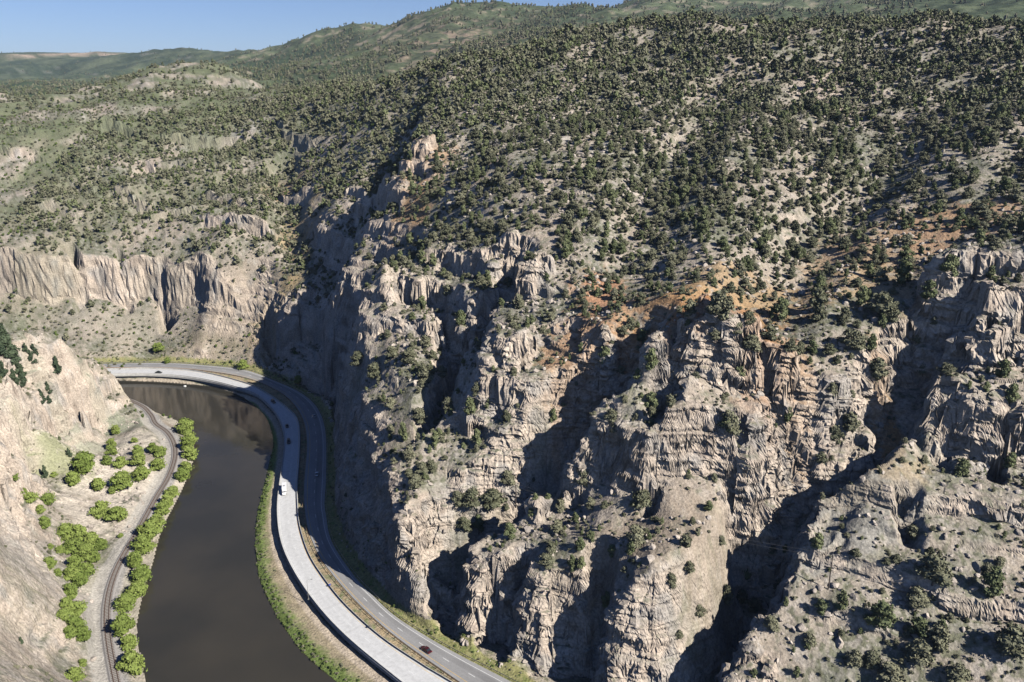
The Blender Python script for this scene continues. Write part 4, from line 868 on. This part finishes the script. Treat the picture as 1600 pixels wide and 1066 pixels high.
# how thickly trees stand, surveyed every 100 px of the photograph and looked up for each spot of ground
DENS = np.array([
 [.8,.8,.8,.8,.8,.8,.85,.9,.95,.95,.95,.95,.95,.95,.9,.95,.95],
 [.7,.7,.7,.45,.6,.75,.85,.9,.92,.92,.92,.9,.92,.88,.82,.92,.95],
 [.75,.7,.65,.65,.85,.9,.9,.88,.88,.82,.85,.8,.88,.82,.75,.88,.92],
 [.7,.75,.5,.55,.7,.65,.75,.85,.88,.8,.88,.88,.92,.95,.95,.95,.95],
 [.3,.35,.35,.3,.5,.5,.5,.55,.55,.75,.85,.75,.9,.85,.25,.5,.7],
 [.02,.03,.03,.05,.12,.3,.4,.45,.4,.3,.2,.06,.08,.12,.2,.1,.2],
 [0,0,0,0,0,.2,.6,.7,.5,.4,.25,.15,.12,.2,.2,.2,.2],
 [0,0,0,0,0,0,.45,.55,.35,.15,.1,.08,.05,.1,.05,.05,.06],
 [0,0,0,0,0,0,.05,.2,.1,.03,.03,.03,.08,.03,.02,.03,.04],
 [0,0,0,0,0,0,0,.05,.05,.05,.05,.05,.05,.04,.04,.04,.05],
 [0,0,0,0,0,0,0,0,.0,.0,.02,.04,.04,.04,.05,.06,.06],
 [0,0,0,0,0,0,0,0,.0,.0,.02,.04,.04,.04,.05,.06,.06]], np.float32)
RS = np.random.RandomState(11)
def jit(step, x0, x1, y0, y1):
    a, b_ = np.meshgrid(np.arange(x0, x1, step), np.arange(y0, y1, step)); a = a.ravel()+RS.uniform(-.48, .48, a.size)*step; b_ = b_.ravel()+RS.uniform(-.48, .48, a.size)*step; return a, b_
def wedge(a, b_, r0, r1, w=.80):
    r = np.hypot(a, b_); k = (r > r0) & (r < r1) & (np.abs(np.arctan2(a, b_)) < w); return a[k], b_[k]
def clear(a, b_):                    # nothing grows on water, road or track
    ao = S_ao(a, b_); tr = S_tr(a, b_); rv = S_rv(a, b_); bl = np.abs(S_bl(a, b_))
    return ((ao > 3.5) | (ao < -400) | ((ao < 0) & (np.abs(S_br(a, b_)) > bl))) & (np.abs(tr) > 4) & ((rv < 0) | (rv > 800))
# hand-placed junipers: pixel of the foot, width in pixels
HAND = [(1424,845,26),(1453,869,16),(1334,886,18),(1400,881,18),(1455,922,48),(1383,897,14),(1430,950,30),(1313,962,30),(1281,962,24),(1373,992,46),(1432,998,32),(1463,1020,42),(1432,1042,46),(1334,1038,28),(1360,1042,28),(1389,1066,36),(1494,1066,38),(1580,1018,48),(1547,938,42),(1502,744,28),(1535,743,12),(1164,916,22),(1219,927,26),(1133,948,28),(1158,944,20),(1176,960,20),(1203,988,24),(1264,1010,22),(1205,870,13),(1225,872,13),(1274,876,24),(1135,676,30),(1225,686,28),(1326,690,38),(1303,693,28),(1281,727,22),(1125,856,14),
 (793,760,28),(770,796,36),(738,812,28),(748,832,26),(796,842,28),(836,792,13),(856,789,12),(875,800,22),(913,773,30),(923,796,18),(945,797,14),(1002,796,36),(870,830,20),(992,854,34),(985,869,22),(906,864,22),(956,877,20),(923,854,15),(1071,854,22),(1126,855,14),(1076,895,20),(1048,918,22),(976,895,12),(861,864,20),(854,890,24),(892,927,22),(949,952,26),(1014,843,12),(829,815,12),(791,812,12),(1091,974,22),(1060,1004,16),(715,800,24),(725,830,24),
 (1376,496,42),(1386,508,28),(1376,524,22),(1410,445,32),(1413,411,24),(1219,500,34),(1278,486,40),(1278,503,26),(1430,544,15),(1454,533,13),(1295,559,22),(1440,595,20),(1477,595,20),(1513,609,15),(1540,613,14),(1579,630,28),(1565,594,28),(1366,609,36),(1298,617,24),(1329,628,18),(1200,553,26),(1234,559,22),(1170,564,22),(1329,548,36),(1359,560,24),(1345,480,30),(1450,470,26),(1480,450,30),(1320,500,24),
 (1124,506,44),(1077,494,28),(1168,509,24),(1171,565,28),(1117,540,17),(1151,524,20),(1074,519,15),(1016,582,32),(996,594,18),(1016,641,24),(1047,638,22),(976,630,14),(955,660,22),(962,682,20),(1138,676,36),(928,656,12),(969,598,15),(864,663,20),(945,580,24),(1155,590,22),(1003,540,20),(985,520,20),
 (700,640,22),(665,600,24),(640,570,26),(612,560,24),(690,600,20),(655,660,22),(630,690,24),(680,700,22),(735,660,26),(720,520,24),(700,470,22),(745,620,22),(610,640,20),(585,590,24),(560,570,22),(660,740,22),(640,720,20),(745,700,24)]
GREENH = {(1313,962),(1424,845),(1453,869),(1373,992),(875,800),(856,789),(1540,613),(1535,743),(1440,595)}
SPOTS = []
for u, v, w in HAND:
    x, y, z = seen(u, v); dep = y*CP-(z-CAMZ)*SP; SPOTS.append((x, y, z, w*dep/FPX/4.3, u, v))
hx = np.array([q[:2] for q in SPOTS])
a, b_ = jit(3.7, -420, 640, 110, 960); a, b_ = wedge(a, b_, 150, 930); k = clear(a, b_); a, b_ = a[k], b_[k]
z, slp = ground(a, b_); u_, v_ = proj(a, b_, z)
dd = gsample(DENS, u_, v_, 0, 0, 100.0)
ra_, rb_ = (a+b_)*.707, (a-b_)*.707
cl_ = .50+.65*fbm(a/22, b_/22, 3, 400)+.55*fbm(ra_/75, rb_/20, 2, 405)
gully_w = np.zeros(len(a))
keep = (RS.rand(len(a)) < dd*1.0*np.clip(.30+.95*cl_, .02, 1.2)) & (slp < 1.35) & (z > 12) & ~((v_ > 470) & (slp > np.where(u_ < 860, 1.25, .95)))
far_ok = ~((v_ > 560) & (u_ < 500)); keep &= far_ok
a, b_, z, u_, v_, slp = [q[keep] for q in (a, b_, z, u_, v_, slp)]
dmin = np.array([np.hypot(hx[:, 0]-p, hx[:, 1]-q).min() if q < 420 else 9 for p, q in zip(a, b_)]); k = dmin > 2.6
a, b_, z, u_, v_, slp = [q[k] for q in (a, b_, z, u_, v_, slp)]
s_ = np.clip(np.exp(RS.normal(-.28, .34, len(a))), .3, 1.5)*np.interp(v_, [0, 300, 1066], [1.05, 1.0, .85])
dep = b_*CP-(z-CAMZ)*SP; big = s_/dep*((u_ > 10) & (u_ < 1590) & (v_ > 20) & (v_ < 1060)); 
NIND = 296-len(SPOTS); order = np.argsort(-big); ind = order[:NIND]; rest = order[NIND:]
for i in ind: SPOTS.append((a[i], b_[i], z[i], s_[i], float(u_[i]), float(v_[i])))
RA, RB, RZ = a[rest], b_[rest], z[rest]
MARKS = [(1297,890,'the power pole'),(1120,500,'the orange slope'),(1030,720,'the big pale middle cliff'),(1500,640,'the high cliff at the right edge'),(1540,500,'the topmost right-hand rock'),(1395,560,'the shaded hollow under the right-hand rock'),(1480,790,'the banded ledges'),(1180,850,'the broad shadowed gully'),(1050,820,'the bare talus slope'),(770,700,'the long dark diagonal gully'),(640,830,'the bright wall above the road'),(700,880,'the free-standing pillar'),(850,970,'the lowest buttress above the road'),(950,450,'the rust-coloured clearing'),(1340,420,'the tan clearing'),(1080,1010,'the broken crag at the bottom edge'),(1130,590,'the grey tower of rock'),(790,600,'the fluted grey knob'),(700,420,'the row of small dark cliffs'),(1215,600,'the round boulder face'),(1320,640,'the shadowed rocks between two gullies'),(1550,930,'the lower right slope'),(1340,1000,'the low rocky rib'),(600,620,'the scrubby shelf over the highway'),(1000,560,'the little rock spire'),(1450,350,'the dense wood at the upper right'),(1200,400,'the wood above the orange slope'),(880,400,'the open wood in the middle')]
def tell(items, noun, marks):
    """a label for every item from what stands next to it, ranked where several share a place"""
    G = {}
    for i, (u, v, size, look) in enumerate(items):
        j = min(range(len(marks)), key=lambda q: (marks[q][0]-u)**2+1.4*(marks[q][1]-v)**2); mu_, mv, nm = marks[j]; dx, dy = u-mu_, v-mv
        rel = ('left of' if dx < 0 else 'right of') if abs(dx) > 1.1*abs(dy) else ('above' if dy < 0 else 'below')
        G.setdefault((size, look, rel, nm), []).append((u, v, i))
    out = [None]*len(items); words = ['leftmost', 'second', 'third', 'fourth', 'fifth', 'sixth', 'seventh', 'eighth', 'ninth', 'tenth', 'eleventh', 'twelfth', 'thirteenth', 'fourteenth', 'fifteenth', 'sixteenth', 'seventeenth', 'eighteenth', 'nineteenth', 'twentieth']
    for (size, look, rel, nm), q in G.items():
        q.sort()
        for r_, (u, v, i) in enumerate(q):
            t_ = ' '.join(x for x in (size, look, noun, rel, nm) if x)
            if len(q) > 1:
                t_ += ', rightmost one' if r_ == len(q)-1 else (', leftmost one' if r_ == 0 else ', '+(words[r_] if r_ < 20 else str(r_+1)+'th')+' from left')
            out[i] = t_
    return out
items = [(u, v, 'large' if s > 1.15 else 'small' if s < .75 else 'mid-sized', 'bright green' if (int(u), int(v)) in GREENH else 'dark green') for x, y, z, s, u, v in SPOTS]
for i, ((x, y, z, s, u, v), lb) in enumerate(zip(SPOTS, tell(items, 'juniper', MARKS))):
    s = max(.3, s); q = RS.uniform(.85, 1.15, 3); place_tree('juniper_tree', JUN[i % len(JUN)], x, y, z, (s*q[0], s*q[1], s*(.9+.25*RS.rand())), RS.rand()*6.28, label=lb, category='juniper', group='junipers and pinyons on the near canyon slopes')
n = len(rest); A_ = RS.uniform(.85, 1.15, (n, 3))*s_[rest][:, None]; A_[:, 2] *= RS.uniform(.85, 1.25, n)
pt = np.stack([RA, RB, RZ-.2], 1); nearr = np.hypot(RA, RB) < 520
scatter('juniper_woodland', pt[nearr], A_[nearr], RS.rand(nearr.sum())*6.28, JUN+DEAD, 1, kind='stuff')
scatter('distant_woodland', pt[~nearr], A_[~nearr], RS.rand((~nearr).sum())*6.28, LOW, 2, kind='stuff')
print('trees', nearr.sum(), (~nearr).sum())
# beyond: woods of the far slopes within the terrain sheet and on the far mountains
a, b_ = jit(7, -820, 700, 900, 1440); a, b_ = wedge(a, b_, 925, 1440, .72); z, slp = ground(a, b_); k = RS.rand(len(a)) < np.clip(.25+.7*fbm(a/60, b_/60, 3, 410), .05, .8); P3 = np.stack([a, b_, z-.2], 1)[k]
rr_i = RS.randint(0, len(frd), 130000); cc_i = RS.randint(0, len(fa), 130000); fxx, fyy, fzz = FARX[rr_i, cc_i], FARY[rr_i, cc_i], FARZ[rr_i, cc_i]; rr_ = np.hypot(fxx, fyy)
k = (RS.rand(130000) < np.clip(.22+.9*(fbm(fxx/240, fyy/240, 4, 250)+.5*fbm(fxx/45, fyy/45, 3, 260)-.05), .02, .9)*np.interp(rr_, [1200, 2500, 5000, 7500], [1, .8, .35, .2]))
P4 = np.stack([fxx, fyy, fzz-.5], 1)[k]+np.append(RS.uniform(-4, 4, (k.sum(), 2)), np.zeros((k.sum(), 1)), 1)
PP = np.vstack([P3, P4]); sc = np.repeat(RS.uniform(.7, 1.3, (len(PP), 1)), 3, 1); sc[len(P3):] *= 1.45; sc[len(P3):, 2] *= 1.3; print('far', len(PP))
scatter('mountain_forest', PP, sc, RS.rand(len(PP))*6.28, LOW, 3, kind='stuff')
# dry scrub and sage
def dens_shrub(u, v): return np.interp(v, [0, 300, 450, 600, 1066], [.5, .5, .6, .5, .42])
a, b_ = jit(2.1, -330, 330, 120, 640); a, b_ = wedge(a, b_, 140, 640); k = clear(a, b_); a, b_ = a[k], b_[k]; z, slp = ground(a, b_); u_, v_ = proj(a, b_, z)
k = (RS.rand(len(a)) < dens_shrub(u_, v_)*np.clip(.6+.9*fbm(a/14, b_/14, 3, 420), 0, 1)) & (slp < 1.5) & (z > 12); k &= ~((u_ > 100) & (u_ < 250) & (v_ > 655)); a, b_, z = a[k], b_[k], z[k]
sc = RS.uniform(.4, 1.15, (len(a), 1))*np.ones((1, 3)); print('scrub', len(a)); scatter('sagebrush_scrub', np.stack([a, b_, z-.1], 1), sc, RS.rand(len(a))*6.28, SHR, 4, kind='stuff')
a, b_ = jit(4.2, -640, 420, 420, 1050); a, b_ = wedge(a, b_, 500, 1050, .7); z, slp = ground(a, b_); k = (RS.rand(len(a)) < .62+.5*fbm(a/30, b_/30, 3, 430)) & (slp < 1.3) & clear(a, b_); a, b_, z = a[k], b_[k], z[k]
sc = RS.uniform(.8, 2.1, (len(a), 1))*np.ones((1, 3)); scatter('hillside_scrub', np.stack([a, b_, z-.1], 1), sc, RS.rand(len(a))*6.28, SHR[:3]+GRS[:1], 5, kind='stuff')
# knee-high juniper and brush all over the ledges and screes
a, b_ = jit(2.7, -330, 330, 130, 600); a, b_ = wedge(a, b_, 150, 600); k = clear(a, b_); a, b_ = a[k], b_[k]; z, slp = ground(a, b_); u_, v_ = proj(a, b_, z)
w_ = np.interp(u_, [500, 600, 860, 1000, 1600], [.7, .85, .7, .42, .42])*np.interp(v_, [380, 480, 760, 1000], [.6, 1, .8, .6]); w_ = np.where(u_ < 420, .10+.2*(v_ < 540), w_)
k = (RS.rand(len(a)) < w_*np.clip(.55+1.0*fbm(a/17, b_/17, 3, 425), 0, 1.2)) & (slp < 2.1) & (z > 14) & ~((u_ > 100) & (u_ < 250) & (v_ > 655)); a, b_, z = a[k], b_[k], z[k]
sc = np.exp(RS.normal(-1.15, .38, (len(a), 1)))*RS.uniform(.85, 1.15, (len(a), 3)); print('brush', len(a)); scatter('juniper_brush', np.stack([a, b_, z-.1], 1), sc, RS.rand(len(a))*6.28, JUN, 8, kind='stuff')
# green fringe of the river banks, the verge and the median
a, b_ = jit(1.5, -340, 60, 180, 560); rv = S_rv(a, b_); br = np.abs(S_br(a, b_)); bl = np.abs(S_bl(a, b_)); do = S_do(a, b_); ao = S_ao(a, b_); di = S_di(a, b_)
east = (rv < 0) & (do < -5.5) & (do > -80) & (br < bl) & (br < 30); nn_ = .5*fbm(a/9, b_/9, 2, 440)
k = (east & (RS.rand(len(a)) < np.where(br < 4.5, .75, .16)+nn_)) | ((ao > 2) & (ao < 9) & (RS.rand(len(a)) < .28+nn_)) | ((di > .8) & (ao < -400*0) & (S_ao(a, b_) < 0) & (S_di(a, b_) < 12) & (di > .8) & (np.abs(di) < 12) & (RS.rand(len(a)) < .12))
rd = (di > -.5) & (np.hypot(0, ao) > 0)
t_in = np.minimum(np.hypot(a[:, None]-A0[None, ::2, 0], b_[:, None]-A0[None, ::2, 1]).min(1), 99)
k &= ~((di > .5) & (ao < 1.5) & ~((t_in < 2.2)))
k &= ~((di > .5) & (ao < 1.5))
a, b_ = a[k], b_[k]; z, _ = ground(a, b_); sc = RS.uniform(.45, 1.15, (len(a), 1))*np.ones((1, 3)); print('fringe', len(a))
sc *= .8; scatter('riverbank_bushes', np.stack([a, b_, z-.1], 1), sc, RS.rand(len(a))*6.28, GRS+SHR[:3], 6, kind='stuff')
# willows on the west bank
WILH = [(182,680,16),(175,700,16),(175,711,18),(133,738,32),(210,692,10),(216,713,18),(215,720,9),(239,706,17),(251,716,19),(248,736,22),(218,729,24),(168,727,18),(189,729,20),(222,750,23),(192,765,28),(115,758,24),(153,763,18),(85,746,9),(290,678,27),(297,693,22),(295,706,25),(297,719,25),(291,736,18),(287,752,23),
 (76,790,24),(155,768,22),(176,772,12),(160,808,28),(184,815,26),(270,778,20),(262,794,22),(255,806,24),(245,823,26),(235,844,30),(226,865,32),(213,888,28),(223,908,32),(233,912,22),(216,934,26),(198,954,31),(194,992,34),(204,1018,28),(209,1050,40),(189,841,8),
 (105,842,26),(125,848,28),(145,855,26),(159,858,20),(115,866,26),(135,876,28),(149,880,20),(118,890,26),(135,898,26),(113,908,22),(127,918,26),(111,936,26),(106,956,24),(122,962,26),(101,976,22),(118,986,26),(132,1003,26),(111,1000,24),(79,857,10),(95,866,14),(78,888,20),(91,902,15),(37,777,14),(49,786,20),(24,757,14),(64,804,14),(71,826,20),(130,1044,14),(118,1064,26),(248,550,16),(380,577,17),(262,569,10),(466,600,14)]
WM = [(290,690,'the railway bend by the water'),(262,790,'the strip between track and river'),(232,860,'the middle of the riverside row'),(215,930,'the riverbank opposite the gravel lane'),(204,1020,'the riverside clump at the bottom edge'),(180,695,'the upper white talus'),(220,720,'the talus inside the railway bend'),(190,755,'the round bush on pale talus'),(140,745,'the foot of the grassy slope'),(165,805,'the pale gravel apron'),(130,860,'the top of the big thicket'),(115,950,'the lower end of the big thicket'),(70,800,'the foot of the left rock wall'),(85,875,'the foot of the grey slope'),(120,1050,'the gravel lane at the bottom'),(310,570,'the far highway bend')]
items = [(u, v, 'large' if w > 24 else 'small' if w < 14 else 'mid-sized', 'yellow-green') for u, v, w in WILH]; labs = tell(items, 'bush', WM)
for i, ((u, v, w), lb) in enumerate(zip(WILH, labs)):
    x, y, z = seen(u, v)
    if 0 < S_rv(np.array([x]), np.array([y]))[0] < 800: x -= 3
    z = float(ground(x, y)[0][0]); dep = y*CP-(z-CAMZ)*SP; s = 1.12*w*dep/FPX/4.6; q = RS.uniform(.9, 1.1, 2)
    place_tree('willow_bush', WIL[i % 5], x, y, z, (s*q[0], s*q[1], s*(.95+.2*RS.rand())), RS.rand()*6.28, label=lb, category='bush', group='bright green bushes of the west bank and highway bend')
CONH = [(12,560,30),(25,578,22),(4,560,24),(14,552,20),(31,590,18),(23,603,18),(37,606,16),(6,590,16),(54,558,13),(77,622,11),(66,632,14),(78,634,10),(91,590,16),(42,560,10),(108,714,9),(71,748,12),(34,1008,8),(50,572,14)]
items = [(u, v, 'large' if w > 18 else 'small' if w < 13 else 'mid-sized', 'dark') for u, v, w in CONH]; labs = tell(items, 'fir', [(10,560,'the fir cluster on the left rock wall'),(30,600,'the shelf under the fir cluster'),(75,625,'the cleft in the left rock wall'),(90,735,'the talus below the left rock wall'),(34,1000,'the grey slope at the bottom left')])
for i, ((u, v, w), lb) in enumerate(zip(CONH, labs)):
    x, y, z = seen(u, v); dep = y*CP-(z-CAMZ)*SP; s = w*dep/FPX/3.4; place_tree('fir_tree', CON[i % 3], x, y, z, (s, s, s*.8), RS.rand()*6.28, label=lb, category='fir tree', group='dark firs on the left rock wall')
# ------------------------------------------------------------------ loose rock
M_ROCK = ground_mat('boulder_rock', 2.0, .6)
def rock_mesh(seed):
    R = np.random.RandomState(seed); bm = bmesh.new(); bmesh.ops.create_icosphere(bm, subdivisions=2, radius=1.0)
    sx = R.uniform(.7, 1.3, 3)
    pl = [(Vector(R.normal(size=3)).normalized(), R.uniform(.55, .8)) for _ in range(9)]
    for v in bm.verts:
        for nn_, d_ in pl:
            e = v.co.dot(nn_)-d_
            if e > 0: v.co -= nn_*e
        v.co = Vector((v.co.x*sx[0], v.co.y*sx[1], v.co.z*sx[2]))
    me = bpy.data.meshes.new('boulder'); bm.to_mesh(me); bm.free(); kk_ = R.uniform(.8, 1.15); setcol(me, np.tile(np.array([[.43, .375, .32]])*kk_, (len(me.vertices), 1))); me.materials.append(M_ROCK); return me
ROCKS = [rock_mesh(i) for i in range(6)]
BOUL = [(1252,985,16),(1510,1000,7),(1505,985,9),(1536,1033,6),(1123,778,8),(1427,955,8),(1488,1063,7),(1065,695,9),(1440,575,9),(905,775,6),(640,905,6),(960,560,8),(1075,545,8),(870,560,8),(1390,735,7),(1318,750,12),(855,805,8),(1000,910,7),(1150,890,6),(1390,1020,7),(1235,1010,9),(1450,1000,7),(745,885,7),(1260,1035,9),(1180,1000,8)]
labs = tell([(u, v, 'big' if w > 8 else 'small', 'pale') for u, v, w in BOUL], 'boulder', MARKS)
for i, ((u, v, w), lb) in enumerate(zip(BOUL, labs)):
    x, y, z = seen(u, v); dep = y*CP-(z-CAMZ)*SP; s = w*dep/FPX/2; o = link('boulder', ROCKS[i % 6], None, label=lb, category='boulder', group='boulders lying on the right-hand slopes'); o.location = (x, y, z+s*.2); o.scale = (s*1.2, s, s*.8); o.rotation_euler = (RS.rand()*6, RS.rand()*6, RS.rand()*6)
a, b_ = jit(2.6, -330, 300, 120, 600); a, b_ = wedge(a, b_, 140, 560); k = clear(a, b_); a, b_ = a[k], b_[k]; z, slp = ground(a, b_)
k = (RS.rand(len(a)) < np.clip(.2+.9*fbm(a/20, b_/20, 3, 450)+.5*rmask(a, b_)*(slp < .8)+.3*softm(a, b_), 0, .85)) & (slp < 1.0) & (z > 9); a, b_, z = a[k], b_[k], z[k]
sc = (RS.uniform(.4, 1.2, (len(a), 1))**2)*RS.uniform(.7, 1.3, (len(a), 3)); em = bpy.data.meshes.new('none'); em.materials.append(M_ROCK); print('stones', len(a))
scatter('loose_stones', np.stack([a, b_, z], 1), sc, RS.rand(len(a))*6.28, [(m_, em) for m_ in ROCKS], 7, kind='stuff')

# ------------------------------------------------------------------ air: a thin even haze over everything
hm = bpy.data.materials.new('thin_haze'); hm.use_nodes = True; hn = hm.node_tree.nodes; hn.remove(hn['Principled BSDF']); pv = hn.new('ShaderNodeVolumePrincipled')
pv.inputs['Color'].default_value = (.62, .76, 1, 1); pv.inputs['Density'].default_value = 3.5e-5; pv.inputs['Anisotropy'].default_value = .2
hm.node_tree.links.new(pv.outputs[0], hn['Material Output'].inputs['Volume'])
zt = max(700.0, float(FARZ.max())+60)
HB = [(x, y, z) for z in (-60.0, zt) for x, y in ((-13500, -700), (13500, -700), (13500, 13500), (-13500, 13500))]
HB = [(x, y, (min(float(FARZ.min()), float(TZ.min()))-10 if z < 0 else z)) for x, y, z in HB]
link('haze', mesh_from('haze', HB, [(3,2,1,0),(4,5,6,7),(0,1,5,4),(1,2,6,5),(2,3,7,6),(3,0,4,7)]), hm, kind='stuff')
